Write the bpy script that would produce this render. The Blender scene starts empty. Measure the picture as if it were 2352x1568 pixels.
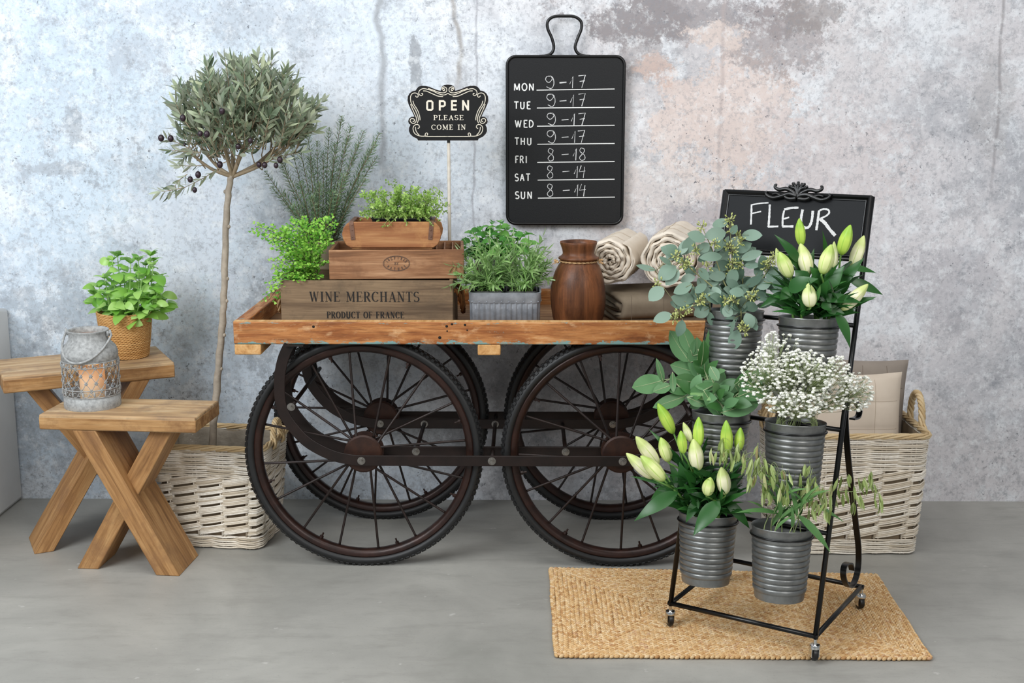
import bpy, math, random
import numpy as np
from mathutils import Vector, Matrix, Euler
V = Vector
PI = math.pi
rnd = random.Random(7)
U = rnd.uniform
C = bpy.context.scene.collection
S = bpy.context.scene

# ------------------------------------------------------------------ camera, world, lights, exposure
FPX, CAMH, PITCH, YAW = 2900.0, 1.286, math.atan(569/2900.0), math.radians(0.57)
cam_d = bpy.data.cameras.new('camera')
cam_d.sensor_width = 36.0
cam_d.lens = FPX/2352*36
cam_o = bpy.data.objects.new('camera', cam_d)
C.objects.link(cam_o)
cam_o.location = (0, 0, CAMH)
cam_o.rotation_euler = (PI/2-PITCH, 0, YAW)
S.camera = cam_o

world = bpy.data.worlds.new('world'); S.world = world
world.use_nodes = True
world.node_tree.nodes['Background'].inputs[0].default_value = (0.86, 0.93, 1.0, 1)
world.node_tree.nodes['Background'].inputs[1].default_value = 0.32

def area(name, loc, target, sx, sy, power, col):
    d = bpy.data.lights.new(name, 'AREA')
    d.shape = 'RECTANGLE'; d.size = sx; d.size_y = sy; d.energy = power; d.color = col
    o = bpy.data.objects.new(name, d); C.objects.link(o)
    o.location = loc
    o.rotation_euler = (V(target)-V(loc)).to_track_quat('-Z', 'Y').to_euler()
    return o
area('window_light', (-2.3, 0.6, 2.7), (-0.1, 3.7, 0.7), 2.2, 1.6, 130, (0.93, 0.97, 1.0))
area('front_light', (1.7, -0.4, 2.3), (0.5, 3.4, 0.5), 1.6, 1.6, 55, (1.0, 0.975, 0.94))
area('ceiling_light', (0.0, 2.3, 3.3), (0.0, 3.2, 0.0), 2.6, 1.2, 34, (1.0, 0.985, 0.96))

S.view_settings.view_transform = 'Standard'
S.view_settings.look = 'None'
S.view_settings.gamma = 1.0
S.view_settings.use_curve_mapping = False
S.view_settings.exposure = 0.0

# ------------------------------------------------------------------ measuring helpers (photograph pixel -> point of the place)
def _ray(px, py):
    ct, st, cy, sy = math.cos(PITCH), math.sin(PITCH), math.cos(YAW), math.sin(YAW)
    fw = V((-sy*ct, cy*ct, -st)); r = V((cy, sy, 0)); u = r.cross(fw)
    return fw + r*((px-1176)/FPX) - u*((py-784)/FPX)
EYE = V((0, 0, CAMH))
def at(px, py, Y):
    d = _ray(px, py); return EYE + d*(Y/d.y)
def onplane(px, py, p0, n):
    d = _ray(px, py); return EYE + d*(((p0-EYE).dot(n))/d.dot(n))

# ------------------------------------------------------------------ mesh builder
class MB:
    def __init__(s): s.v = []; s.f = []; s.k = 0
    def add(s, vs, fs):
        o = len(s.v); s.v.extend([tuple(p) for p in vs]); s.f.extend([tuple(i+o for i in q) for q in fs])
    def box(s, c, d, M=None):
        x, y, z = d[0]/2, d[1]/2, d[2]/2; c = V(c)
        ps = [V((a*x, b*y, e*z)) for e in (-1, 1) for b in (-1, 1) for a in (-1, 1)]
        if M is not None: ps = [M @ p for p in ps]
        s.add([p+c for p in ps], [(0,2,3,1),(4,5,7,6),(0,1,5,4),(2,6,7,3),(0,4,6,2),(1,3,7,5)])
    def ring(s, rings, close_u=True, cap0=False, cap1=False, loop=False):
        n = len(rings[0]); vs = [p for r in rings for p in r]; fs = []
        m = len(rings); rng = range(m if loop else m-1)
        for i in rng:
            a, b = i*n, ((i+1) % m)*n
            for j in range(n if close_u else n-1):
                k = (j+1) % n
                fs.append((a+j, a+k, b+k, b+j))
        if cap0: fs.append(tuple(range(n-1, -1, -1)))
        if cap1: fs.append(tuple(range((m-1)*n, m*n)))
        s.add(vs, fs)
    def tube(s, pts, r, seg=8, loop=False, cap=True, flat=1.0, up=None):
        pts = [V(p) for p in pts]; n = len(pts)
        rr = r if hasattr(r, '__len__') else [r]*n
        rings = []; N = None
        for i in range(n):
            a = pts[(i-1) % n] if (loop or i > 0) else pts[i]
            b = pts[(i+1) % n] if (loop or i < n-1) else pts[i]
            t = b-a
            t = t.normalized() if t.length > 1e-9 else V((0, 0, 1))
            if up is not None:
                N = V(up)-t*V(up).dot(t)
                N = N.normalized() if N.length > 1e-6 else t.orthogonal().normalized()
            elif N is None:
                N = t.orthogonal().normalized()
            else:
                N = N-t*N.dot(t)
                N = N.normalized() if N.length > 1e-6 else t.orthogonal().normalized()
            B = t.cross(N)
            rings.append([pts[i]+(N*math.cos(2*PI*k/seg)*flat+B*math.sin(2*PI*k/seg))*rr[i] for k in range(seg)])
        s.ring(rings, True, cap and not loop, cap and not loop, loop)
    def bar(s, pts, w, h, up, loop=False):   # flat bar: width w along (t x up), height h along up
        pts = [V(p) for p in pts]; n = len(pts); rings = []
        for i in range(n):
            a = pts[(i-1) % n] if (loop or i > 0) else pts[i]
            b = pts[(i+1) % n] if (loop or i < n-1) else pts[i]
            t = (b-a).normalized(); u = V(up); u = (u-t*u.dot(t)).normalized(); sd = t.cross(u)
            rings.append([pts[i]+sd*(x*w/2)+u*(y*h/2) for x, y in ((-1,-1),(1,-1),(1,1),(-1,1))])
        s.ring(rings, True, not loop, not loop, loop)
    def lathe(s, prof, c=(0,0,0), seg=32, cap0=False, cap1=False, wob=0, rot=None):
        rings = []; c = V(c)
        for (r, z) in prof:
            ring = []
            for k in range(seg):
                a = 2*PI*k/seg; q = r*(1+wob*math.sin(3*a+z*40)+wob*.6*math.sin(5*a-z*60))
                p = V((q*math.cos(a), q*math.sin(a), z))
                ring.append((rot @ p if rot else p)+c)
            rings.append(ring)
        s.ring(rings, True, cap0, cap1)
    def ell(s, c, r, M=None, nu=8, nv=5):
        c = V(c); rings = []
        for i in range(nv+1):
            th = PI*min(max(i/nv, .02), .98)
            ring = []
            for k in range(nu):
                a = 2*PI*k/nu
                p = V((r[0]*math.sin(th)*math.cos(a), r[1]*math.sin(th)*math.sin(a), -r[2]*math.cos(th)))
                ring.append((M @ p if M else p)+c)
            rings.append(ring)
        s.ring(rings, True, True, True)
    def leaf(s, base, tip, nrm, W, bulge=.12, fold=.15, prof='oval', n=5, twist=0, serr=0):
        base = V(base); tip = V(tip); d = tip-base; L = d.length
        if L < 1e-6: return
        t = d/L; nr = V(nrm); nr = nr-t*nr.dot(t)
        nr = nr.normalized() if nr.length > 1e-5 else t.orthogonal().normalized()
        sd = t.cross(nr); vs = []; fs = []
        for i in range(n+1):
            q = i/n
            w = PROF[prof](q)*W/2
            if serr and 0 < i < n: w *= (1+serr*(1 if i % 2 else -1))
            p = base+d*q+nr*(bulge*L*4*q*(1-q))
            cs, sn = math.cos(twist*q), math.sin(twist*q)
            s2 = sd*cs+nr*sn; n2 = nr*cs-sd*sn
            vs += [p-s2*w+n2*(fold*w*2), p, p+s2*w+n2*(fold*w*2)]
        for i in range(n):
            a = i*3; b = a+3
            fs += [(a, a+1, b+1, b), (a+1, a+2, b+2, b+1)]
        s.add(vs, fs)
    def poly(s, pts, w, tof, jit=0, th=0.0):   # flat ribbon stroke, tof maps (u,v,height) to a point
        s.k += 1; e = (s.k % 9)*.00003
        pts = [V((p[0], p[1])) for p in pts]; n = len(pts); L = []
        ww = w if hasattr(w, '__len__') else [w]*n
        for i in range(n):
            a = pts[max(i-1, 0)]; b = pts[min(i+1, n-1)]; t = b-a
            t = t.normalized() if t.length > 1e-9 else V((1, 0))
            nn = V((-t.y, t.x)); q = ww[i]/2*(1+(U(-jit, jit) if jit else 0))
            L.append((pts[i]-nn*q, pts[i]+nn*q))
        if th:
            s.ring([[V(tof(a.x,a.y,0)), V(tof(a.x,a.y,th+e*2)), V(tof(b.x,b.y,th+e*2)), V(tof(b.x,b.y,0))] for a, b in L], True, True, True)
        else:
            s.ring([[V(tof(a.x,a.y,e)), V(tof(b.x,b.y,e))] for a, b in L], False)
    def build(s, name, m, parent=None, smooth=True, bevel=0, loc=None, rot=None, angle=None):
        me = bpy.data.meshes.new(name)
        me.from_pydata(s.v, [], s.f); me.update()
        me.materials.append(m)
        o = bpy.data.objects.new(name, me); C.objects.link(o)
        if smooth:
            me.polygons.foreach_set('use_smooth', [True]*len(me.polygons))
            if angle: me.set_sharp_from_angle(angle=math.radians(angle))
        if parent: o.parent = parent
        if loc: o.location = loc
        if rot: o.rotation_euler = rot
        if bevel:
            b = o.modifiers.new('bevel', 'BEVEL'); b.width = bevel; b.segments = 2; b.limit_method = 'ANGLE'
            b.harden_normals = False
            if not smooth:
                me.polygons.foreach_set('use_smooth', [True]*len(me.polygons)); me.set_sharp_from_angle(angle=math.radians(50))
        return o
PROF = {
 'oval': lambda t: max(math.sin(PI*t**.95), 0)**.7,
 'ovate': lambda t: max(math.sin(PI*t**.72), 0)**.8,
 'basil': lambda t: max(math.sin(PI*t**.82), 0)**.62,
 'lance': lambda t: max(math.sin(PI*t**.7), 0)**1.05,
 'narrow': lambda t: max(math.sin(PI*t**.85), 0)**.6,
 'fan': lambda t: (.15+t*.95)*(1 if t < .85 else .75),
 'spike': lambda t: max(math.sin(PI*t**.9), 0)**.85,
}
def thing(name, label, cat, loc=(0,0,0), rz=0, group=None, rot=None):
    o = bpy.data.objects.new(name, None); C.objects.link(o)
    o.location = loc; o.rotation_euler = rot if rot else (0, 0, rz); o.empty_display_size = .05
    o['label'] = label; o['category'] = cat
    if group: o['group'] = group
    return o
def tag(o, label, cat, group=None):
    o['label'] = label; o['category'] = cat
    if group: o['group'] = group
    return o
def crv(pts, n=6):     # Catmull-Rom resample
    pts = [V(p) for p in pts]; out = []
    for i in range(len(pts)-1):
        p0 = pts[max(i-1, 0)]; p1 = pts[i]; p2 = pts[i+1]; p3 = pts[min(i+2, len(pts)-1)]
        for k in range(n):
            t = k/n
            out.append(.5*((2*p1)+(p2-p0)*t+(2*p0-5*p1+4*p2-p3)*t*t+(3*p1-p0-3*p2+p3)*t**3))
    out.append(pts[-1]); return out
def rv(a=1.0): return V((U(-a, a), U(-a, a), U(-a, a)))
def lerp(a, b, t): return a+(b-a)*t

# ------------------------------------------------------------------ materials
def lin(h):
    h = h.lstrip('#'); c = [int(h[i:i+2], 16)/255 for i in (0, 2, 4)]
    return tuple([(x/12.92 if x <= .04045 else ((x+.055)/1.055)**2.4) for x in c]+[1])
class NT:
    def __init__(s, name):
        s.m = bpy.data.materials.new(name); s.m.use_nodes = True; s.t = s.m.node_tree
        s.b = s.t.nodes['Principled BSDF']; s.out = s.t.nodes['Material Output']
    def n(s, typ, **kw):
        x = s.t.nodes.new(typ)
        for k, v in kw.items():
            if k.startswith('i_'):
                x.inputs[k[2:].replace('_', ' ')].default_value = v
            else: setattr(x, k, v)
        return x
    def l(s, a, b): s.t.links.new(a, b)
    def coords(s, scale=(1,1,1), loc=(0,0,0), rot=(0,0,0)):
        c = s.n('ShaderNodeTexCoord'); m = s.n('ShaderNodeMapping')
        m.inputs['Scale'].default_value = scale; m.inputs['Location'].default_value = loc; m.inputs['Rotation'].default_value = rot
        s.l(c.outputs['Object'], m.inputs['Vector']); return m.outputs['Vector']
    def noise(s, vec, scale, detail=6, rough=.6, dist=0):
        x = s.n('ShaderNodeTexNoise'); x.inputs['Scale'].default_value = scale; x.inputs['Detail'].default_value = detail
        x.inputs['Roughness'].default_value = rough; x.inputs['Distortion'].default_value = dist
        s.l(vec, x.inputs['Vector']); return x.outputs['Fac']
    def ramp(s, fac, stops):
        x = s.n('ShaderNodeValToRGB'); r = x.color_ramp
        while len(r.elements) < len(stops): r.elements.new(.5)
        for e, (p, c) in zip(r.elements, stops):
            e.position = p; e.color = lin(c) if isinstance(c, str) else (c, c, c, 1)
        s.l(fac, x.inputs['Fac']); return x.outputs['Color']
    def mix(s, fac, a, b, mode='MIX'):
        x = s.n('ShaderNodeMix', data_type='RGBA', blend_type=mode)
        for sock, v in ((x.inputs[0], fac), (x.inputs[6], a), (x.inputs[7], b)):
            if isinstance(v, (int, float)): sock.default_value = v
            elif isinstance(v, str): sock.default_value = lin(v)
            elif isinstance(v, tuple): sock.default_value = v
            else: s.l(v, sock)
        return x.outputs[2]
    def math(s, op, a, b=None):
        x = s.n('ShaderNodeMath', operation=op, use_clamp=False)
        for i, v in enumerate((a, b)):
            if v is None: continue
            if isinstance(v, (int, float)): x.inputs[i].default_value = v
            else: s.l(v, x.inputs[i])
        return x.outputs[0]
    def bump(s, h, st=.3, d=.01):
        x = s.n('ShaderNodeBump'); x.inputs['Strength'].default_value = st; x.inputs['Distance'].default_value = d
        s.l(h, x.inputs['Height']); s.l(x.outputs['Normal'], s.b.inputs['Normal'])
    def col(s, c):
        if isinstance(c, str): s.b.inputs['Base Color'].default_value = lin(c)
        else: s.l(c, s.b.inputs['Base Color'])
    def p(s, rough=.5, metal=0, spec=.5):
        s.b.inputs['Roughness'].default_value = rough; s.b.inputs['Metallic'].default_value = metal
        s.b.inputs['Specular IOR Level'].default_value = spec
def simple(name, c, rough=.5, metal=0, var=None, vs=40, bump=0, spec=.5):
    t = NT(name); t.p(rough, metal, spec)
    if var:
        f = t.noise(t.coords(), vs, 5)
        t.col(t.ramp(f, [(.3, c), (.7, var)]))
        if bump: t.bump(f, bump, .004)
    else: t.col(c)
    return t.m
def wood(name, base, dark, light, axis=0, scale=1.0, stain=None, rough=.6, contrast=1.0, seed=0):
    t = NT(name); t.p(rough, 0, .3)
    sc = [22*scale]*3; sc[axis] = 1.6*scale
    v = t.coords(tuple(sc), (seed, seed*1.7, seed*.6))
    f = t.noise(v, 2.2, 8, .62, .6)
    c = t.ramp(f, [(.28, dark), (.48, base), (.72, light)])
    sc2 = [90*scale]*3; sc2[axis] = 3*scale
    g = t.noise(t.coords(tuple(sc2), (seed+3, 1, seed)), 2.5, 4, .7)
    c = t.mix(t.ramp(g, [(.3, .55*contrast), (.5, 0.0)]), c, dark)
    if stain:
        b = t.noise(t.coords((9, 9, 9), (seed*2+1, 2, 5)), 1.0, 6, .7)
        c = t.mix(t.ramp(b, [(.5, 0.0), (.68, .8)]), c, stain)
    t.col(c); t.bump(g, .25, .003)
    return t.m
def island(name, stops, rough=.6, metal=0, bump=0, bs=300):
    t = NT(name); t.p(rough, metal, .3)
    g = t.n('ShaderNodeNewGeometry')
    c = t.ramp(g.outputs['Random Per Island'], stops)
    f = t.noise(t.coords(), bs, 4)
    c = t.mix(t.ramp(f, [(.35, .35), (.6, 0.0)]), c, stops[0][1])
    t.col(c)
    if bump: t.bump(f, bump, .002)
    return t.m
def leafmat(name, stops, under=None, rough=.45, transl=.22, spec=.4):
    t = NT(name); t.p(rough, 0, spec)
    g = t.n('ShaderNodeNewGeometry')
    c = t.ramp(g.outputs['Random Per Island'], stops)
    if under: c = t.mix(g.outputs['Backfacing'], c, under)
    t.col(c)
    tr = t.n('ShaderNodeBsdfTranslucent'); t.l(c, tr.inputs['Color'])
    mx = t.n('ShaderNodeMixShader'); mx.inputs[0].default_value = transl
    t.l(t.b.outputs[0], mx.inputs[1]); t.l(tr.outputs[0], mx.inputs[2]); t.l(mx.outputs[0], t.out.inputs['Surface'])
    return t.m

def wall_material():
    t = NT('weathered_concrete'); t.p(.75, 0, .25)
    co = t.coords()
    sep = t.n('ShaderNodeSeparateXYZ'); t.l(co, sep.inputs[0]); X, Z = sep.outputs[0], sep.outputs[2]
    wob = t.noise(co, 1.6, 4, .6)
    xm = t.math('ADD', t.math('MULTIPLY', X, .33), t.math('ADD', t.math('MULTIPLY', wob, .5), .27))
    base = t.ramp(xm, [(.12, '#cbd9e6'), (.44, '#d9e1ea'), (.62, '#d6d0d0'), (.92, '#d3d0d3')])
    # broad cloudy staining
    n1 = t.noise(co, 3.0, 10, .68, .3)
    base = t.mix(t.ramp(n1, [(.47, 0.0), (.64, .6)]), base, '#9ba0a8')
    n1b = t.noise(t.coords((1,1,1), (4.2,1,7)), 5.0, 10, .72, .2)
    base = t.mix(t.ramp(n1b, [(.5, 0.0), (.62, .7)]), base, '#e9edf2')
    # blotches
    n2 = t.noise(t.coords((1,1,1), (9,3,1)), 8, 10, .78, .15)
    base = t.mix(t.ramp(n2, [(.54, 0.0), (.64, .5)]), base, '#96979c')
    n3 = t.noise(t.coords((1,1,1), (2,5,3)), 34, 7, .72)
    gate = t.ramp(t.noise(t.coords((1,1,1), (5,1,9)), 3.5, 5, .6), [(.4, .15), (.62, 1.0)])
    base = t.mix(t.mix(1.0, t.ramp(n3, [(.55, 0.0), (.66, .62)]), gate, 'MULTIPLY'), base, '#808187')
    n3b = t.noise(t.coords((1,1,1), (7,5,8)), 48, 6, .72)
    base = t.mix(t.ramp(n3b, [(.56, 0.0), (.68, .5)]), base, '#eef0f3')
    # flaked patches with their own place: (x, z, rx, rz, colour, strength, edge noise)
    w1 = t.noise(t.coords((1,1,1), (3,3,3)), 14, 12, .82)
    w2 = t.noise(t.coords((1,1,1), (6,1,2)), 4.5, 9, .7)
    def patch(x, z, rx, rz, col, st, base, k=3.0):
        dx = t.math('DIVIDE', t.math('SUBTRACT', X, x), rx); dz = t.math('DIVIDE', t.math('SUBTRACT', Z, z), rz)
        d = t.math('SQRT', t.math('ADD', t.math('MULTIPLY', dx, dx), t.math('MULTIPLY', dz, dz)))
        d = t.math('ADD', d, t.math('MULTIPLY', t.math('SUBTRACT', t.math('ADD', t.math('MULTIPLY', w1, .65), t.math('MULTIPLY', w2, .35)), .5), k*2))
        return t.mix(t.ramp(d, [(.70, st), (.92, 0.0)]), base, col)
    for (x, z, rx, rz, col, st) in [
        (.60, 1.20, .24, .26, '#dccac2', .75), (.46, .97, .22, .16, '#dad0cc', .6), (.95, 1.08, .26, .2, '#d2c8c8', .55),
        (.50, 1.51, .36, .09, '#958e90', .75), (.76, 1.46, .18, .12, '#9a9192', .65), (.33, 1.50, .18, .09, '#8b8587', .7), (.36, 1.40, .1, .09, '#938c8d', .55),
        (.86, 1.52, .10, .06, '#97908f', .7), (.58, 1.46, .10, .05, '#dccdc6', .8), (.40, 1.36, .05, .06, '#d5b9ab', .55),
        (1.42, 1.28, .08, .18, '#b0adae', .5), (.55, .92, .2, .05, '#a8a3a8', .6), (1.30, .70, .2, .14, '#a9a7ad', .45),
        (-1.38, 1.20, .03, .06, '#9aa0a8', .6), (-1.45, .62, .20, .10, '#8f959c', .42), (-1.25, .55, .10, .09, '#8d9298', .42), (-1.42, 1.06, .09, .025, '#a2a7ae', .6),
        (-1.50, .32, .14, .26, '#868b91', .35), (-1.2, 1.4, .12, .07, '#b3bac4', .5), (-.83, .55, .06, .2, '#888d94', .5),
        (-.33, 1.38, .022, .12, '#85878c', .65), (-.86, 1.52, .4, .07, '#b9c0ca', .5), (-1.05, .85, .2, .25, '#d3dae5', .7),
        (.08, .2, .4, .4, '#a5a4a8', .35), (-.55, 1.3, .2, .2, '#d5dbe4', .5)]:
        base = patch(x, z, rx, rz, col, st, base)
    # run marks
    def drip(x, w, z0, z1, amp, col, st, base):
        wz = t.noise(t.coords((.01, .01, 1.0), (x*5, 0, x)), 5, 2)
        dx = t.math('ABSOLUTE', t.math('SUBTRACT', t.math('SUBTRACT', X, x), t.math('MULTIPLY', t.math('SUBTRACT', wz, .5), amp)))
        m = t.ramp(t.math('ADD', t.math('DIVIDE', dx, w), t.math('MULTIPLY', w1, .6)), [(.45, st), (1.1, 0.0)])
        m2 = t.ramp(t.math('ADD', t.math('DIVIDE', t.math('SUBTRACT', Z, z0), z1-z0), t.math('MULTIPLY', w1, .2)), [(.05, 0.0), (.22, 1.0)])
        return t.mix(t.mix(1.0, m, m2, 'MULTIPLY'), base, col)
    base = drip(-.43, .022, 1.05, 1.7, .12, '#9da0a5', .75, base)
    base = drip(-.21, .016, 1.30, 1.7, .14, '#a19c98', .8, base)
    base = drip(-.15, .008, .8, 1.35, .05, '#9b9ba2', .6, base)
    base = drip(.595, .012, .5, 1.6, .04, '#b2a6a4', .5, base)
    base = drip(1.43, .010, 1.0, 1.7, .06, '#8f8a8c', .6, base)
    g1 = t.noise(t.coords((1,1,1), (3,9,2)), 95, 5, .7)
    base = t.mix(t.ramp(g1, [(.40, .34), (.49, 0.0)]), base, '#8d9096')
    g2 = t.noise(t.coords((1,1,1), (8,2,6)), 17, 8, .8)
    base = t.mix(t.ramp(g2, [(.57, 0.0), (.66, .6)]), base, '#868a91')
    g3 = t.noise(t.coords((1,1,1), (1,6,6)), 22, 8, .8)
    base = t.mix(t.ramp(g3, [(.53, 0.0), (.62, .45)]), base, '#eef1f4')
    # small dark pits
    n4 = t.noise(t.coords((1,1,1.0), (1,8,3)), 85, 3, .55)
    base = t.mix(t.mix(1.0, t.ramp(n4, [(.66, 0.0), (.71, .8)]), gate, 'MULTIPLY'), base, '#50525a')
    # fine horizontal cracks
    cz = t.noise(t.coords((1.4, 1, 9), (2, 1, 4)), 2.0, 6, .55)
    base = t.mix(t.mix(1.0, t.ramp(t.math('ABSOLUTE', t.math('SUBTRACT', cz, .5)), [(.0, .5), (.006, 0.0)]), t.ramp(w2, [(.54, 0.0), (.62, 1.0)]), 'MULTIPLY'), base, '#85838a')
    t.col(base)
    t.bump(t.math('SUBTRACT', n2, t.math('MULTIPLY', n4, .6)), .25, .006)
    return t.m
def floor_material():
    t = NT('polished_concrete'); t.p(.42, 0, .35)
    f = t.noise(t.coords((1,1,1)), 2.1, 8, .62, .4)
    c = t.ramp(f, [(.3, '#908f89'), (.5, '#9f9d97'), (.72, '#afada6')])
    g = t.noise(t.coords((2,7,1), (3,2,0)), 2.4, 7, .7)
    c = t.mix(t.ramp(g, [(.5, 0.0), (.72, .5)]), c, '#83817b')
    k = t.noise(t.coords(), 160, 3, .6)
    c = t.mix(t.ramp(k, [(.6, 0.0), (.75, .35)]), c, '#77756f')
    q = t.noise(t.coords((1,1,1), (1,1,4)), 26, 3, .5)
    c = t.mix(t.ramp(q, [(.7, 0.0), (.76, .5)]), c, '#c9c7c2')
    t.col(c)
    t.l(t.ramp(f, [(.3, .5), (.7, .36)]), t.b.inputs['Roughness'])
    t.bump(k, .05, .001)
    return t.m

M = {}
M['wall'] = wall_material(); M['floor'] = floor_material()
M['white'] = simple('white_paint', '#d9d9d8', .6, 0, '#cfcfce', 6)
M['bench'] = wood('honey_wood', '#a67c4e', '#6c4829', '#c59e6e', 0, 1.0, '#7b5636', .55, .8, 1)
M['benchleg'] = wood('honey_wood_beam', '#a57a4d', '#674528', '#c29968', 0, 1.0, '#8a6544', .55, .8, 4)
M['benchtop'] = wood('worn_bench_top', '#b99870', '#82644a', '#d3bb98', 0, 1.0, '#86705c', .6, .9, 7)
M['tray_in'] = wood('tray_planks', '#8a6545', '#553a26', '#a98560', 0, 1.0, None, .7, 1, 3)
M['raw'] = wood('raw_wood', '#c99a63', '#a87744', '#dcb684', 1, 1.0, None, .7, .6, 5)
def rail_mat(name, axis, seed):
    t = NT(name); t.p(.55, 0, .35)
    sc = [16]*3; sc[axis] = 2.2
    f = t.noise(t.coords(tuple(sc), (seed, 2, 1)), 2.4, 9, .68, .5)
    c = t.ramp(f, [(.25, '#5e3319'), (.42, '#95592d'), (.56, '#b67a46'), (.75, '#d3a878')])
    sc2 = [110]*3; sc2[axis] = 5
    g = t.noise(t.coords(tuple(sc2), (seed, 5, 2)), 2.2, 4, .7)
    c = t.mix(t.ramp(g, [(.32, .6), (.5, 0.0)]), c, '#5a3218')
    b = t.noise(t.coords((12,12,20), (seed, 1, 7)), 1.2, 6, .7)
    c = t.mix(t.ramp(b, [(.55, 0.0), (.7, .55)]), c, '#dfb98c')
    # teal paint left along the lower edge and in chips
    sep = t.n('ShaderNodeSeparateXYZ'); t.l(t.coords(), sep.inputs[0])
    e = t.noise(t.coords((18,18,40), (seed, 8, 8)), 1.6, 7, .75)
    lo = t.math('SUBTRACT', e, t.math('MULTIPLY', t.math('ABSOLUTE', t.math('SUBTRACT', sep.outputs[2], .634)), 14))
    hi = t.math('SUBTRACT', e, t.math('MULTIPLY', t.math('ABSOLUTE', t.math('SUBTRACT', sep.outputs[2], .690)), 22))
    c = t.mix(t.ramp(lo, [(.43, 0.0), (.47, .9)]), c, '#6f9a98')
    c = t.mix(t.ramp(hi, [(.54, 0.0), (.57, .8)]), c, '#6f8f8c')
    c = t.mix(t.ramp(e, [(.66, 0.0), (.69, .7)]), c, '#7d9088')
    t.col(c); t.bump(g, .35, .003); return t.m
M['rail'] = rail_mat('reclaimed_rail', 0, 2); M['rail_y'] = rail_mat('reclaimed_rail_side', 1, 6)
M['hole'] = simple('old_nail_hole', '#17110c', .9)
M['crate'] = wood('grey_brown_crate', '#75604a', '#4a3a2c', '#8f785d', 0, 1.0, '#5d4e3d', .7, .9, 11)
M['box'] = wood('brown_box', '#8e6445', '#5b3c27', '#b98f6b', 0, 1.2, '#6e4a32', .65, .9, 13)
M['mold'] = wood('red_brown_mold', '#93603c', '#6b4026', '#b5875a', 0, .7, '#bb8a57', .55, .7, 17)
M['ink'] = simple('black_ink', '#0f0d0c', .8, 0, '#1f1b18', 200)
M['ink2'] = simple('faded_ink', '#43342f', .8, 0, '#5c4739', 260)
M['rope'] = island('sisal_rope', [(0, '#a9845a'), (1, '#cfae84')], .85, 0, .4, 400)
M['rope2'] = island('dark_rope', [(0, '#7a4c28'), (1, '#9c6a3e')], .8)
M['rust_strap'] = simple('rusty_strap', '#5f4337', .6, .3, '#7b5a48', 60)
M['tire'] = simple('black_rubber', '#0f0f10', .5, 0, '#191919', 30, .1)
M['rim'] = simple('rusted_rim', '#1f130f', .36, .35, '#38211a', 25, .15)
M['spoke'] = simple('dark_spoke', '#1b1412', .45, .3, '#2c1f1b', 40)
M['strap'] = simple('dark_iron_strap', '#17100e', .38, .3, '#281b17', 18, .1)
M['hub'] = simple('rusty_hub', '#271611', .5, .3, '#412619', 30, .2)
M['bolt'] = simple('steel_bolt', '#a5a29d', .3, .9, '#77716b', 90)
M['tin'] = simple('galvanized_tin', '#aeb4bc', .42, .45, '#8a9098', 45, .05)
M['zinc'] = simple('dark_zinc', '#8f908e', .36, .72, '#6c6d6c', 26)
M['lantern'] = simple('limewashed_zinc', '#b3b4b3', .7, .1, '#858685', 110, .2)
M['lantern_in'] = simple('lantern_rust', '#84706a', .7, .1, '#a3968f', 80)
M['black'] = simple('black_lacquer', '#060607', .3, 0, None, spec=.45)
M['board'] = simple('chalkboard_face', '#0d0e10', .5, 0, '#121316', 300, .08, .35)
M['signface'] = simple('sign_slate', '#15171a', .62, 0, '#111316', 12, 0, .25)
M['chalk'] = simple('white_chalk', '#e2e2e2', .9, 0, '#b5b5b5', 900)
M['print'] = simple('white_print', '#e6e6e4', .6)
M['cream'] = simple('cream_paint', '#e6dfd0', .6, 0, '#d8cfbd', 120)
M['cast'] = simple('cast_iron_black', '#090909', .5, 0, '#101011', 60, 0, .3)
M['castedge'] = simple('cast_iron_edge', '#2f2320', .6, .2, '#171516', 60)
M['stick'] = simple('whitewashed_stick', '#cfc9bf', .7, 0, '#b5ab9b', 30)
M['jar'] = wood('carved_dark_wood', '#5d3821', '#2a170e', '#8a5533', 2, .45, '#3a2115', .42, .7, 21)
M['quilt'] = simple('cream_linen', '#e0d5c6', .9, 0, '#d8ccbb', 25, .1, .1)
M['taupe'] = simple('taupe_linen', '#8a7d6b', .9, 0, '#7d705f', 25, .1, .1)
M['beige'] = simple('beige_linen', '#d2c4b4', .9, 0, '#cbbcab', 14, .05, .1)
M['greyl'] = simple('grey_linen', '#948a80', .9, 0, '#8b8178', 14, .05, .1)
M['thread'] = simple('quilt_thread', '#b5a693', .9); M['thread2'] = simple('dark_quilt_thread', '#6b5c4e', .9)
M['wicker'] = island('whitewashed_wicker', [(0, '#c6b8a2'), (.3, '#e0d5c4'), (.7, '#ece4d6'), (1, '#f4eee4')], .7, 0, .3, 130)
M['wickrim'] = island('raw_wicker', [(0, '#b1946a'), (.5, '#cdb48a'), (1, '#ddc9a5')], .65)
M['wickin'] = simple('basket_inside', '#8b7a63', .9)
M['jute'] = island('braided_jute', [(0, '#b38658'), (.2, '#cda672'), (.6, '#d9b888'), (.9, '#e4cba3'), (1, '#c39a75')], .85, 0, .5, 350)
M['jutebase'] = simple('jute_backing', '#94703f', .95)
M['jutepot'] = island('coiled_jute', [(0, '#b98a52'), (.5, '#c99b61'), (1, '#d4aa72')], .85, 0, .7, 420)
M['soil'] = simple('potting_soil', '#2a1f17', .95, 0, '#3d2e22', 80, .6)
M['blackplastic'] = simple('black_plastic', '#1a1b1c', .4)
M['paper'] = simple('cream_paper', '#cdbfa9', .85, 0, '#bfae95', 30)
M['chrome'] = simple('chrome', '#d2d2d0', .15, 1.0)
M['castor'] = simple('castor_rubber', '#161515', .4)
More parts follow.
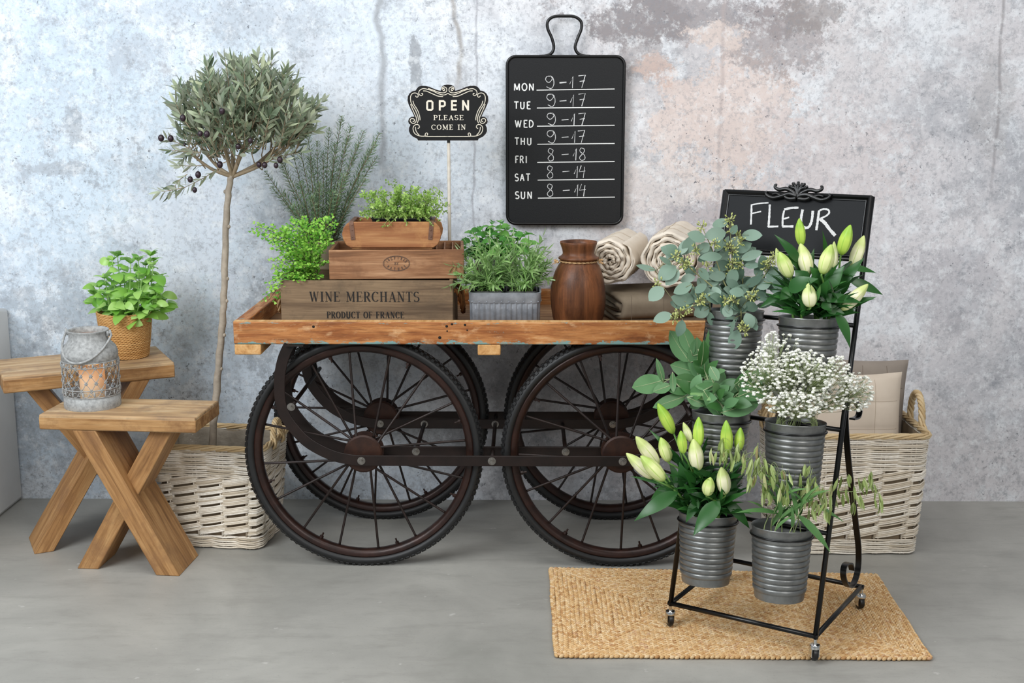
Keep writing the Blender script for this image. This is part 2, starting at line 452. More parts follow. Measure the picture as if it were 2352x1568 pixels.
def plastic():
    t = NT('clear_plastic_liner'); t.p(.18, 0, .5)
    f = t.noise(t.coords(), 14, 4); t.col(t.ramp(f, [(.3, '#9d9384'), (.7, '#b9b0a2')])); t.bump(f, .6, .02)
    tp = t.n('ShaderNodeBsdfTransparent'); mx = t.n('ShaderNodeMixShader'); mx.inputs[0].default_value = .3
    t.l(t.b.outputs[0], mx.inputs[1]); t.l(tp.outputs[0], mx.inputs[2]); t.l(mx.outputs[0], t.out.inputs['Surface']); return t.m
M['liner'] = plastic()
def wax():
    t = NT('ivory_wax'); t.p(.5, 0, .4); t.col('#f0e2c2')
    tr = t.n('ShaderNodeBsdfTranslucent'); tr.inputs[0].default_value = lin('#ffdcae')
    mx = t.n('ShaderNodeMixShader'); mx.inputs[0].default_value = .3
    t.l(t.b.outputs[0], mx.inputs[1]); t.l(tr.outputs[0], mx.inputs[2]); t.l(mx.outputs[0], t.out.inputs['Surface']); return t.m
M['wax'] = wax()
def flame():
    t = NT('candle_flame'); t.b.inputs['Emission Color'].default_value = (1, .55, .2, 1); t.b.inputs['Emission Strength'].default_value = 5; return t.m
M['flame'] = flame()
# plants
M['bark'] = simple('olive_bark', '#b3a797', .85, 0, '#8f8476', 38, .4)
M['twig'] = simple('olive_twig', '#8d7c63', .8, 0, '#a3927a', 40)
M['olive_leaf'] = leafmat('olive_leaf', [(0, '#506049'), (.4, '#73836a'), (.75, '#97a486'), (1, '#c3caa8')], '#b3baa5', .42, .15)
M['olive'] = simple('black_olive', '#1c1720', .35, 0, '#33202a', 30)
M['rosemary'] = leafmat('rosemary_needle', [(0, '#506f4d'), (.5, '#6b8960'), (1, '#9cb08a')], '#a3b499', .5, .15)
M['rosestem'] = simple('rosemary_stem', '#7d6c50', .8)
M['fern'] = leafmat('fern_leaf', [(0, '#4a8c2c'), (.4, '#7dbd3f'), (.8, '#a6d85a'), (1, '#aede6a')], None, .5, .35)
M['fernstem'] = simple('fern_stem', '#3c2c1c', .6)
M['thyme'] = leafmat('thyme_leaf', [(0, '#6f983d'), (.5, '#9cc25c'), (1, '#c4df86')], None, .5, .3)
M['thymestem'] = simple('thyme_stem', '#a9b878', .6)
M['tarragon'] = leafmat('tarragon_leaf', [(0, '#648c48'), (.5, '#8cb469'), (1, '#b3d292')], '#a5c28c', .5, .28)
M['greenstem'] = simple('green_stem', '#7fa35a', .55)
M['mint'] = leafmat('balm_leaf', [(0, '#3c7a2c'), (.5, '#559a3f'), (1, '#80b85c')], None, .5, .3)
M['basil'] = leafmat('basil_leaf', [(0, '#6aa53a'), (.5, '#93c558'), (1, '#b6dc80')], '#b3da8e', .35, .3, .5)
M['basilstem'] = simple('basil_stem', '#a3c97c', .5)
M['euc'] = leafmat('eucalyptus_leaf', [(0, '#55705f'), (.5, '#76917f'), (1, '#97ad9e')], '#879c8d', .5, .15)
M['seed'] = leafmat('eucalyptus_seed', [(0, '#9aa556'), (.6, '#bcc47a'), (1, '#d3d79a')], None, .5, .1)
M['eucstem'] = simple('eucalyptus_stem', '#8f8f62', .6)
M['bigeuc'] = leafmat('broad_leaf', [(0, '#32602c'), (.4, '#4c7d43'), (.8, '#6f9a6c'), (1, '#84ad62')], '#7a9c78', .42, .2, .5)
M['bigstem'] = simple('broad_stem', '#a9b58a', .6)
M['lilyleaf'] = leafmat('lily_leaf', [(0, '#173c19'), (.5, '#285826'), (1, '#417638')], '#437c3c', .34, .16, .45)
M['lilystem'] = simple('lily_stem', '#6f9a4a', .5)
M['gypso'] = island('gypsophila_petal', [(0, '#dcdccb'), (.4, '#f0f0e8'), (1, '#fbfbf6')], .7)
M['gypstem'] = simple('gypsophila_stem', '#97a571', .6)
M['oat'] = leafmat('oat_spikelet', [(0, '#869a52'), (.5, '#a8ba74'), (.9, '#c7d39a'), (1, '#b9a374')], None, .6, .25)
M['oatleaf'] = leafmat('oat_leaf', [(0, '#4d7d45'), (1, '#6f9a5c')], None, .5, .25)
def bud_mat():      # green veins and tip on cream petals; object space z runs along the bud
    mats = []
    for nm, lo, hi in (('pale', '#f0ecc8', '#b9cc6a'), ('green', '#b9d45a', '#86b53a'), ('mid', '#dfe5a2', '#a4c453')):
        t = NT('lily_bud_'+nm); t.p(.42, 0, .4)
        c = t.n('ShaderNodeTexCoord'); s = t.n('ShaderNodeSeparateXYZ'); t.l(c.outputs['Object'], s.inputs[0])
        at_ = t.math('ARCTAN2', s.outputs[1], s.outputs[0])
        rib = t.math('ABSOLUTE', t.math('SINE', t.math('MULTIPLY', at_, 3)))
        m = t.ramp(rib, [(.0, .95), (.22, .25), (.5, .0)])
        e = t.ramp(t.math('MULTIPLY', s.outputs[2], 10), [(.0, .85), (.18, .15), (.55, .0), (.75, .75)])
        q = t.mix(1.0, m, e, 'LIGHTEN')
        cc = t.mix(q, lo, hi); t.col(cc)
        t.b.inputs['Subsurface Weight'].default_value = .12
        t.b.inputs['Subsurface Radius'].default_value = (.006, .008, .003)
        mats.append(t.m)
    return mats
M['bud'] = bud_mat()

# ------------------------------------------------------------------ setting
def struct(name, mb, m, **kw):
    o = mb.build(name, m, smooth=False, **kw); o['kind'] = 'structure'; return o
WALLY = 3.90
b = MB(); b.box((0, WALLY+.06, 1.2), (5.6, .12, 2.4)); struct('wall_back', b, M['wall'])
b = MB(); b.box((0, 1.5, -.05), (5.6, 4.92, .1)); struct('floor', b, M['floor'])
b = MB()
xs0, xs1 = -2.3, -1.622
b.add([(x, y, z) for x in (xs0, xs1) for (y, z) in ((3.15, 0), (WALLY, 0), (WALLY, .625), (3.15, .76))],
      [(0,3,2,1), (4,5,6,7), (0,1,5,4), (1,2,6,5), (2,3,7,6), (3,0,4,7)])
struct('wall_left', b, M['white'], bevel=.012)

# ------------------------------------------------------------------ benches with crossed legs
def beam(root, x0, z0, x1, z1, w, y0, y1, m):
    # plank leaning from (x1,z1) up to (x0,z0); ends cut level; built along its own X so that the grain follows it
    dx, dz = x1-x0, z1-z0; L = math.hypot(dx, dz); a = math.atan2(dz, dx)
    hw = w/2; cot = dx/dz*1.0
    mb = MB()
    # corners in world-x/z (level cut: shift along the beam), then into the beam frame
    hx = hw/abs(math.sin(a))
    pts = [(x0-hx, z0), (x0+hx, z0), (x1+hx, z1), (x1-hx, z1)]
    ca, sa = math.cos(-a), math.sin(-a)
    loc = [((px-x0)*ca-(pz-z0)*sa, (px-x0)*sa+(pz-z0)*ca) for px, pz in pts]
    vs = [(p[0], y, p[1]) for y in (y0, y1) for p in loc]
    fs = [(0,1,2,3), (7,6,5,4), (0,4,5,1), (1,5,6,2), (2,6,7,3), (3,7,4,0)]
    mb.add(vs, fs)
    return mb.build('leg', m, root, smooth=False, bevel=.0025, loc=(x0, 0, z0), rot=(0, -a, 0))
def bench(label, loc, rz, L, D, H, th, legA, legB, yA, yB, w):
    t = thing('wooden_bench', label, 'bench', loc, rz)
    b = MB(); b.box((0, 0, -th/2), (L, D, th)); b.build('seat', M['benchtop'], t, smooth=False, bevel=.004, loc=(0, 0, H))
    b = MB()       # lighter sawn edge boards under the worn top
    b.box((0, 0, -th/2-.003), (L+.0012, D+.0012, th-.008)); b.build('seat_edge', M['bench'], t, smooth=False, bevel=.003, loc=(0, 0, H))
    beam(t, legA[0], H-th, legA[1], 0, w, yA[0], yA[1], M['benchleg'])
    beam(t, legB[0], H-th, legB[1], 0, w*.9, yB[0], yB[1], M['benchleg'])
    return t
bench('small low bench in front, honey wood with crossed beam legs, carrying the lattice lantern', (-1.076, 3.342, 0), math.radians(-4.6), .43, .197, .445, .042,
      (-.094, .116), (.112, -.122), (-.097, .062), (-.068, .055), .058)
bench('taller wooden bench behind, turned at an angle, carrying the potted basil', (-1.287, 3.597, 0), math.radians(27), .466, .268, .52, .046,
      (-.145, .165), (.135, -.160), (-.098, .07), (-.132, .02), .05)

# ------------------------------------------------------------------ lantern and candle
LC = (-1.186, 3.362, .445)
t = thing('lantern', 'grey zinc lantern with lattice sides and bail handle on the low bench', 'lantern', LC, .5)
R = .0745
b = MB()
b.lathe([(R, .0), (R+.001, .004), (R, .036), (R-.002, .036), (R-.002, .003), (.0, .003)], seg=48)
b.lathe([(R-.002, .130), (R, .131), (R+.0005, .150), (R-.004, .165), (R-.014, .176), (.056, .182), (.052, .186), (.0515, .207), (.055, .211), (.0535, .213), (.0500, .209), (.0500, .185), (R-.016, .174), (R-.006, .164), (R-.002, .150), (R-.002, .130)], seg=48)
for z in (.036, .056, .118, .131):
    b.tube([(R*math.cos(2*PI*k/48), R*math.sin(2*PI*k/48), z) for k in range(48)], .0016, 5, loop=True)
b.build('body', M['lantern'], t)
b = MB(); b.lathe([(.0505, .2085), (.0495, .185), (R-.016, .1735), (R-.006, .1635), (R-.0025, .131)], seg=48); b.build('inner_lining', M['lantern_in'], t)
b = MB()
NL = 18
for k in range(NL):      # diagonal lattice between the two rings
    for s_ in (-1, 1):
        pts = []
        for i in range(13):
            q = i/12; a = 2*PI*(k/NL+s_*q*1.5/NL)
            pts.append((R*math.cos(a), R*math.sin(a), lerp(.056, .118, q)))
        b.tube(pts, .0011, 4, flat=.7)
for k in range(NL):
    for row in range(4):
        a = 2*PI*(k+(.5 if row % 2 else 0))/NL; z = .056+.062*(row/3.0)
        if row in (0, 3) and False: continue
        c, s_ = math.cos(a), math.sin(a)
        for d1, d2 in ((1,0),(-1,0),(0,1),(0,-1)):
            p = V((R*1.008*c, R*1.008*s_, z))+V((-s_, c, 0))*d1*.0030+V((0, 0, 1))*d2*.0030
            b.ell(p, (.0025, .0025, .0025), None, 6, 4)
        b.ell((R*1.02*c, R*1.02*s_, z), (.0019,)*3, None, 6, 4)
b.build('lattice', M['lantern'], t)
for z0, z1 in ((.036, .056), (.118, .131)):     # scrolling bands above and below the lattice
    b = MB()
    for k in range(16):
        a0 = 2*PI*k/16; zc = (z0+z1)/2; rr = (z1-z0)*.42
        for j, (da, q) in enumerate(((0, 1), (.18, .62))):
            pts = []
            for i in range(15):
                th = i/14*PI*1.8*(1 if j else -1); r2 = rr*q*(1-.45*i/14)
                a = a0+da+r2*math.cos(th)/R
                pts.append((R*math.cos(a), R*math.sin(a), zc+r2*math.sin(th)))
            b.tube(pts, .0012, 4)
        a = a0+.31
        b.ell((R*1.01*math.cos(a), R*1.01*math.sin(a), zc), (.003, .003, rr), None, 6, 4)
    b.build('scroll_band', M['lantern'], t)
b = MB()                  # bail hanging down in front
pts = []
for i in range(25):
    a = PI+PI*i/24
    pts.append((.066*math.cos(a), -.070-.012*math.sin(PI*i/24)+.07*(1-math.sin(PI*i/24)), .199-.064*math.sin(PI*i/24)))
hd = MB(); hd.tube([(-.062, 0, .213), (-.064, 0, .206)]+pts+[(.064, 0, .206), (.062, 0, .213)], .0032, 8)
hd.build('handle', M['lantern'], t, rot=(0, 0, -.62))
for s_ in (-1, 1):
    b = MB(); b.box((s_*.056, 0, .203), (.008, .01, .014)); b.ell((s_*.0625, 0, .205), (.004,)*3); b.build('handle_lug', M['lantern'], t, rot=(0, 0, -.62))
t = thing('candle', 'lit ivory pillar candle inside the lattice lantern', 'candle', (LC[0]+.004, LC[1]-.003, LC[2]+.0035))
b = MB(); b.lathe([(0, 0), (.0335, 0), (.034, .002), (.034, .112), (.032, .117), (.0285, .113), (.0275, .045), (.0, .040)], seg=40); b.build('wax', M['wax'], t)
b = MB(); b.tube([(0, 0, .040), (.001, 0, .060)], .0012, 6); b.build('wick', M['ink'], t)
b = MB(); b.lathe([(0, .058), (.0045, .064), (.0055, .071), (.0035, .082), (0, .092)], seg=12); b.build('flame', M['flame'], t)
d = bpy.data.lights.new('candle_light', 'POINT'); d.energy = .075; d.color = (1, .70, .42); d.shadow_soft_size = .008
o = bpy.data.objects.new('candle_light', d); C.objects.link(o); o.location = (LC[0]+.004, LC[1]-.003, LC[2]+.0995)

# ------------------------------------------------------------------ potted basil
BC = V((-1.182, 3.665, .52))
t = thing('potted_basil', 'leafy green basil plant in a coiled jute pot on the taller bench', 'plant', BC)
b = MB()
rows = 26
def potr(z): return lerp(.0615, .0775, (z/.134)**.8)
for k in range(rows):                 # coils of twisted jute, two strands each
    z = .005+.134*k/rows
    for st in range(2):
        pts = []
        n = 84
        for i in range(n):
            a = 2*PI*i/n; ph = i*2*PI/4.2+st*PI+k
            r = potr(z)+.0012*math.cos(ph); pts.append((r*math.cos(a), r*math.sin(a), z+.0014*math.sin(ph)+.0012*math.sin(2*a+k*.3)))
        b.tube(pts, .0023, 5, loop=True)
b.build('pot', M['jutepot'], t)
b = MB(); b.lathe([(0, .001), (.058, .001), (.0735, .132), (.070, .132), (.066, .112), (0, .112)], seg=32); b.build('pot_lining', M['jutebase'], t)
b = MB(); b.lathe([(.068, .112), (.03, .116), (0, .115)], seg=20); b.build('soil', M['soil'], t)
sb, lb = MB(), MB()
def basil_stem(px, py, dy):
    top = at(px, py, BC.y+dy)-BC
    base = V((top.x*.45+U(-.012, .012), dy*.5, .112))
    mid = base.lerp(top, .5)+V((top.x*.12, 0, 0))
    path = crv([base, mid, top], 8)
    sb.tube(path, [lerp(.0026, .0014, i/(len(path)-1)) for i in range(len(path))], 6)
    n = max(4, int((top-base).length/.027))
    for i in range(n):
        q = (i+.55)/n; p = path[min(int(q*(len(path)-1)), len(path)-1)]
        az = U(0, PI)+i*PI/2
        for s_ in (0, PI):
            a = az+s_; L = U(.04, .058)*(1.0 if q < .8 else .75)
            d = V((math.cos(a), math.sin(a)*.9, U(-.1, .55)))
            st = p+d.normalized()*.012
            sb.tube([p, st], .0009, 4)
            lb.leaf(st, st+d.normalized()*L+V((0, 0, -U(.006, .028))), V((0, -.75, .8))+rv(.45), L*U(.56, .7), U(.14, .26), U(-.12, .06), 'basil', 8)
    for k in range(6):
        a = U(0, 2*PI); L = U(.022, .04); d = V((math.cos(a), math.sin(a), U(.2, .8))).normalized()
        lb.leaf(top, top+d*L, V((0, 0, 1))+rv(.3), L*.6, .2, -.06, 'basil', 6)
for px, py, dy in ((258, 598, 0), (300, 605, -.02), (345, 588, .01), (240, 640, -.03), (285, 640, .03), (325, 640, -.04), (368, 640, 0), (362, 668, -.03), (270, 590, .03), (318, 600, -.01), (352, 600, -.03),
                   (218, 678, -.01), (245, 680, -.055), (280, 690, -.06), (320, 688, -.055), (350, 690, -.05), (375, 690, .02), (300, 650, .05), (228, 660, .04), (335, 610, .05)):
    basil_stem(px, py, dy)
sb.build('stems', M['basilstem'], t); lb.build('leaves', M['basil'], t)

# ------------------------------------------------------------------ willow baskets
def willow(root, TX, TY, BX, BY, H, nx, ny, seed, handles, hs=1.0):
    r_ = random.Random(seed)
    def P(u, z, off):      # u counts stakes round the rim, corners rounded
        hx, hy = lerp(BX, TX, z/H)/2, lerp(BY, TY, z/H)/2
        n = 2*(nx+ny); u = u % n
        if u < nx: q = u/nx; p = V((-hx+2*hx*q, -hy)); nn = V((0, -1))
        elif u < nx+ny: q = (u-nx)/ny; p = V((hx, -hy+2*hy*q)); nn = V((1, 0))
        elif u < 2*nx+ny: q = (u-nx-ny)/nx; p = V((hx-2*hx*q, hy)); nn = V((0, 1))
        else: q = (u-2*nx-ny)/ny; p = V((-hx, hy-2*hy*q)); nn = V((-1, 0))
        cr = .022                        # round the corners
        ax, ay = abs(p.x), abs(p.y)
        ox, oy = ax-(hx-cr), ay-(hy-cr)
        if ox > 0 and oy > 0:
            d = V((ox, oy)); L = d.length; nn2 = d/L
            px_, py_ = hx-cr+nn2.x*min(L, cr), hy-cr+nn2.y*min(L, cr)
            sx, sy = (1 if p.x > 0 else -1), (1 if p.y > 0 else -1)
            p = V((px_*sx, py_*sy)); nn = V((nn2.x*sx, nn2.y*sy))
        return V((p.x+nn.x*off, p.y+nn.y*off, z))
    N = 2*(nx+ny)
    ww, wr = MB(), MB()
    # upright stakes in pairs
    for i in range(N):
        for e in (-.045, .045):
            ww.tube([P(i+.5+e*1.6, z, -.0005) for z in (.002, H*.5, H*.97)], .0024, 5)
    rr = .0027
    def plain(z, ph, rad=rr):
        pts = []
        for k in range(N*4):
            u = k/4
            pts.append(P(u, z+.0012*math.sin(u*1.7+ph*3)+r_.uniform(-.0006, .0006), .0042*math.sin(PI*(u-.5)+ph*PI+PI/2)))
        ww.tube(pts, rad*r_.uniform(.88, 1.08), 5, loop=True)
    z = .006; k = 0
    while z < H*.13: plain(z, k % 2); plain(z+.001, (k+1) % 2, .0026); z += .0062; k += 1
    zt = H*.70; rowh = H*.088
    row = 0
    zb = z
    nrow = int(round((zt-zb)/rowh)); rowh = (zt-zb)/nrow
    for row in range(nrow):             # slanting rods, stakes show in the gaps
        z0 = zb+row*rowh
        for i in range(N):
            for j in range(5):
                za = z0+rowh*(.0+.15*j)+r_.uniform(-.0007, .0007); zz = za+rowh*.58+r_.uniform(-.0007, .0007)
                u0, u1 = i+.40, i+1.62
                pts = [P(lerp(u0, u1, q), lerp(za, zz, q), o) for q, o in ((0, -.005), (.13, .0005), (.35, .0050), (.65, .0052), (.87, .0035), (1, -.004))]
                ww.tube(pts, rr*r_.uniform(.85, 1.1), 5)
    z = zt; k = 0
    while z < H*.965: plain(z, k % 2); plain(z+.001, (k+1) % 2, .0026); z += .0062; k += 1
    ww.build('woven_sides', M['wicker'], root)
    for e in range(5):                  # plaited rim, thick honey rods
        pts = []
        for k in range(N*4):
            u = k/4; ph = u*PI/1.2+e*2*PI/5
            pts.append(P(u, H-.007+.006*math.sin(ph), .001+.0065*math.cos(ph)))
        wr.tube(pts, .0036, 6, loop=True)
    wr.build('rim', M['wickrim'], root)
    bb = MB(); bb.box((0, 0, .006), (BX-.012, BY-.012, .006))
    bb.ring([[P(u/2, .005, -.0085) for u in range(2*N)], [P(u/2, H*.95, -.0085) for u in range(2*N)]])
    bb.build('inside', M['wickin'], root)
    for sx in handles:
        hb = MB(); hx = TX/2
        for st in range(4):
            pts = []
            for i in range(41):
                q = i/40; a = PI*q
                c = V((sx*(hx+.004), -.052*hs*math.cos(a), H-.006+.088*hs*math.sin(a)**.8))
                ph = q*2*PI*3.5+st*PI/2
                nn = V((sx, 0, 0)); t2 = V((0, -math.cos(a), math.sin(a)))
                pts.append(c+nn*.006*math.cos(ph)+t2*.006*math.sin(ph))
            hb.tube(pts, .0047*hs**.5, 6)
        for e in (-1, 1):                # splayed ends wrapped round the rim
            for q in (-.5, 0, .5):
                hb.tube(crv([(sx*(hx+.006), e*.052*hs, H+.012), (sx*(hx+.013), e*(.060+.014*q)*hs, H-.008), (sx*(hx+.008), e*(.062+.03*q)*hs, H-.010-.024*hs)], 4), .0035, 6)
        hb.build('handle', M['wickrim'], root)
BL = V((-.884, 3.548, 0)); BLR = math.radians(-7)
tB = thing('willow_basket', 'whitewashed willow basket holding the olive tree, left of the cart', 'basket', BL, BLR)
willow(tB, .330, .238, .278, .196, .312, 4, 3, 1, (-1, 1), .62)
b = MB()
lp = []
for z, o in ((.02, .014), (.28, .014), (.300, .013)):
    ring = []
    for k in range(48):
        a = 2*PI*k/48; cx, cy = math.cos(a), math.sin(a); e = .25
        sx = lerp(.278, .33, z/.312)/2-o; sy = lerp(.196, .238, z/.312)/2-o
        f = (abs(cx)**8+abs(cy)**8)**(-1/8)
        ring.append((cx*f*sx+.002*math.sin(k*2.1), cy*f*sy+.002*math.sin(k*1.3+z*30), z+(.006*math.sin(k*.9) if z > .29 else 0)))
    lp.append(ring)
b.ring(lp); b.build('plastic_liner', M['liner'], tB)
BR = V((.918, 3.545, 0))
tR = thing('willow_basket', 'large whitewashed willow basket with two cushions, behind the flower stand', 'basket', BR, math.radians(1))
willow(tR, .42, .285, .385, .255, .358, 5, 4, 2, (1, -1))

# ------------------------------------------------------------------ cushions in the right basket
def cushion(label, loc, rot, W, H, T, m, mt, nx, nz):
    t = thing('cushion', label, 'cushion', loc, rot=rot)
    b = MB(); n = 40
    def pt(i, j, s_):
        u, v = 2*i/n-1, 2*j/n-1
        th = (max(0, (1-abs(u)**3.2))*max(0, (1-abs(v)**3.2)))**.55
        gx = min(abs(((u+1)/2*nx) % 1-0), abs(((u+1)/2*nx) % 1-1)); gz = min(abs(((v+1)/2*nz) % 1), abs(((v+1)/2*nz) % 1-1))
        th *= 1-.05*math.exp(-(gx/.1)**2)-.05*math.exp(-(gz/.1)**2)
        pin = 1-.045*(1-v*v)*abs(u)**6; pin2 = 1-.055*(1-u*u)*abs(v)**6
        return V((u*W/2*pin, s_*T/2*th+.004*math.sin(u*5+v*3), H/2+v*H/2*pin2))
    for s_ in (-1, 1):
        vs = [pt(i, j, s_) for j in range(n+1) for i in range(n+1)]
        fs = [(j*(n+1)+i, j*(n+1)+i+1, (j+1)*(n+1)+i+1, (j+1)*(n+1)+i) for j in range(n) for i in range(n)]
        if s_ > 0: fs = [tuple(reversed(f)) for f in fs]
        b.add(vs, fs)
    b.build('cover', m, t)
    s2 = MB()
    for k in range(1, nx): s2.tube([pt(k*n/nx, j, -1)+V((0, -.0004, 0)) for j in range(2, n-1)], .0005, 4)
    for k in range(1, nz): s2.tube([pt(i, k*n/nz, -1)+V((0, -.0004, 0)) for i in range(2, n-1)], .0005, 4)
    s2.build('quilting_seams', mt, t)
cushion('cream quilted cushion standing in front inside the right willow basket', (.908, 3.50, .19), (math.radians(-5), 0, math.radians(1)), .345, .318, .085, M['beige'], M['thread'], 4, 4)
cushion('grey quilted cushion behind the cream one in the right willow basket', (.935, 3.605, .20), (math.radians(-5), math.radians(3), math.radians(2)), .36, .33, .08, M['greyl'], M['thread2'], 5, 4)

# ------------------------------------------------------------------ olive tree
TY_ = 3.55
OT = V((-.905, TY_, .02))
tO = thing('olive_tree', 'small standard olive tree with black olives standing in the left basket', 'tree', OT)
trunk = [V((-.902, TY_, .02))]+[at(x, y, TY_) for x, y in ((489, 1022), (495, 930), (503, 830), (511, 740), (515, 660), (519, 520), (525, 440), (533, 396))]
tp = crv(trunk, 6); n = len(tp)
b = MB(); b.tube([p-OT+V((.0012*math.sin(i*1.9), .001*math.cos(i*2.3), 0)) for i, p in enumerate(tp)], [lerp(.0112, .0084, i/(n-1))*(1+.05*math.sin(i*1.4)) for i in range(n)], 12)
for q in (.25, .37, .47, .6, .66, .75, .88):    # knots
    p = tp[int(q*(n-1))]-OT; s_ = rnd.choice((-1, 1)); b.ell(p+V((s_*.009, -.003, 0)), (.005, .005, .006), None, 7, 5)
b.build('trunk', M['bark'], tO)
fork = trunk[-1]
CC = at(560, 262, TY_)           # crown centre
bb, ll = MB(), MB()
mains = []
for (px, py, dy, r0) in ((455, 330, .05, .006), (430, 345, -.05, .006), (500, 290, -.09, .006), (540, 280, .1, .007), (590, 275, -.06, .007), (575, 300, .02, .006), (640, 330, .08, .006), (670, 330, -.03, .006), (690, 300, .02, .005)):
    e = at(px, py, TY_+dy); m_ = fork.lerp(e, .5)+V((0, 0, -.018 if abs(px-535) > 70 else 0))
    path = crv([fork-V((0, 0, .012)), m_, e], 8); mains.append(path)
    bb.tube([p-OT for p in path], [lerp(r0, r0*.5, i/(len(path)-1)) for i in range(len(path))], 7)
def sprig(p0, p1, nl, Lr, start=.25):
    path = crv([p0, p0.lerp(p1, .5)+rv(.006), p1], 5)
    bb.tube([p-OT for p in path], [lerp(.0019, .0009, i/(len(path)-1)) for i in range(len(path))], 4)
    ax = (p1-p0).normalized()
    for i in range(nl):
        q = lerp(start, 1, i/(nl-1)); f = q*(len(path)-1); k = min(int(f), len(path)-2); p = path[k].lerp(path[k+1], f-k)
        sd = ax.orthogonal().normalized(); sd = Matrix.Rotation(i*PI/2+U(-.5, .5), 3, ax) @ sd
        for s_ in (1, -1):
            L = U(*Lr)
            d = (sd*s_*U(.55, .95)+ax*U(.5, 1.0)).normalized()
            ll.leaf(p-OT, p-OT+d*L, ax+rv(.5), L*U(.21, .29), U(-.06, .1), U(.05, .15), 'narrow', 4)
    ll.leaf(p1-OT, p1-OT+ax*U(*Lr), rv(1), U(*Lr)*.22, .03, .1, 'narrow', 4)
random.seed(3)
RX, RY, RZ = .202, .185, .165
cnt = 0
for i in range(205):
    # ends spread over the dome; flat-ish underside
    th = rnd.random()*2*PI; zz = U(-.36, 1.0); rr = math.sqrt(max(0, 1-zz*zz)) if zz > 0 else 1-abs(zz)*.35
    f = U(.62, 1.0)**.6 if i % 3 else U(.3, .9)
    e = CC+V((RX*rr*math.cos(th)*f, RY*rr*math.sin(th)*f, RZ*zz*f*.93-.012))
    e = e+V((0, 0, .02*math.cos((e.x-CC.x)*9)))
    dirv = V((e.x-CC.x, e.y-CC.y, .16+max(zz, -.2)*.12)).normalized()
    dirv = (dirv+V((0, 0, .55))+rv(.25)).normalized()
    L = U(.065, .12); s0 = e-dirv*L
    sprig(s0, e, rnd.choice((5, 6, 7)), (.030, .050))
    if i % 2 == 0:
        path = mains[i//2 % len(mains)]; best = min((p for pa in mains for p in pa[3:]), key=lambda p: (p-s0).length)
        path = crv([best, best.lerp(s0, .5)+rv(.01)-V((0, 0, .008)), s0], 4)
        bb.tube([p-OT for p in path], .0017, 4)
for (x0, y0, x1, y1, dy, nl) in ((505, 385, 425, 430, -.06, 7), (425, 430, 370, 440, -.07, 5), (440, 345, 385, 320, -.04, 6), (460, 350, 395, 345, -.08, 6), (470, 380, 410, 380, -.02, 6),
                             (620, 360, 690, 350, -.05, 6), (650, 330, 725, 300, -.03, 7), (640, 330, 738, 235, .0, 8), (600, 375, 655, 365, -.08, 5), (450, 340, 420, 365, .02, 6), (430, 400, 395, 440, -.05, 4), (545, 360, 590, 330, -.1, 5), (480, 360, 520, 330, -.1, 5)):
    sprig(at(x0, y0, TY_+dy), at(x1, y1, TY_+dy*1.1), nl, (.026, .042), .1)
bb.build('branches', M['twig'], tO); ll.build('leaves', M['olive_leaf'], tO)
for (px, py, dy) in ((370, 317, -.07), (392, 318, -.08), (437, 412, -.09), (455, 401, -.09), (447, 436, -.1), (460, 307, -.15), (475, 308, -.16), (420, 271, -.13), (510, 255, -.17), (575, 323, -.16),
                     (547, 336, -.12), (595, 378, -.09), (608, 379, -.09), (634, 380, -.1), (643, 367, -.1), (424, 332, -.09), (505, 378, -.09)):
    p = at(px, py, TY_+dy)-OT; s_ = .0077*U(.85, 1.1) if (px, py) != (424, 332) else .0035
    o = MB(); o.ell((0, 0, 0), (s_, s_, s_*1.18), None, 14, 9); o.tube([(0, 0, s_*1.1), (.001, 0, s_+.006)], .0006, 4)
    o.build('olive', M['olive'], tO, loc=p)

# ------------------------------------------------------------------ vendor cart
TXL, TXR, TYF, TYB, TZ0, TZ1 = -.772, .60, 3.283, 3.872, .633, .694
FLOORZ = .648
tC = thing('vendor_cart', 'long wooden vendor cart with orange-brown tray on four dark spoked wheels', 'cart', (-.086, 3.58, 0))
CO = V((-.086, 3.58, 0))
def cbox(name, x0, x1, y0, y1, z0, z1, m, bevel=.002, par=None):
    # box with its own origin at CO's ground point so that wood patterns stay world-sized
    b = MB(); b.box(((x0+x1)/2-CO.x, (y0+y1)/2-CO.y, (z0+z1)/2), (x1-x0, y1-y0, z1-z0))
    return b.build(name, m, par or tC, smooth=False, bevel=bevel)
fr = cbox('front_rail', TXL, TXR, TYF, TYF+.026, TZ0, TZ1, M['rail'], .003)
cbox('back_rail', TXL, TXR, TYB-.026, TYB, TZ0, TZ1, M['rail'], .003)
cbox('side_rail', TXL, TXL+.036, TYF+.026, TYB-.026, TZ0, TZ1, M['rail_y'], .003)
cbox('side_rail', TXR-.036, TXR, TYF+.026, TYB-.026, TZ0, TZ1, M['rail_y'], .003)
for k in range(5):
    y0 = TYF+.026+k*(TYB-TYF-.052)/5
    cbox('floor_plank', TXL+.036, TXR-.036, y0+.001, y0+(TYB-TYF-.052)/5-.001, TZ0+.001, FLOORZ, M['tray_in'], .001)
cbox('rail_cap', TXL+.001, TXR-.001, TYF+.0008, TYF+.0255, TZ1-.0005, TZ1+.0006, M['raw'], 0)['label'] = 'pale sawn top edge of the front rail'
for x0, x1 in ((-.771, -.700), (-.124, -.063), (.525, .595)):
    cbox('cross_beam', x0, x1, TYF+.001, TYB-.004, .604, .6325, M['raw'], .003)
for px, py, r in ((720, 750, .0035), (1026, 749, .0035), (1038, 744, .003), (1068, 746, .0033), (1027, 760, .0022), (1073, 758, .002), (1010, 775, .0042)):
    p = at(px, py, TYF)-CO; b = MB()
    b.tube([p+V((0, -.0006, 0)), p+V((0, .002, 0))], r, 12); b.build('nail_hole', M['hole'], tC)

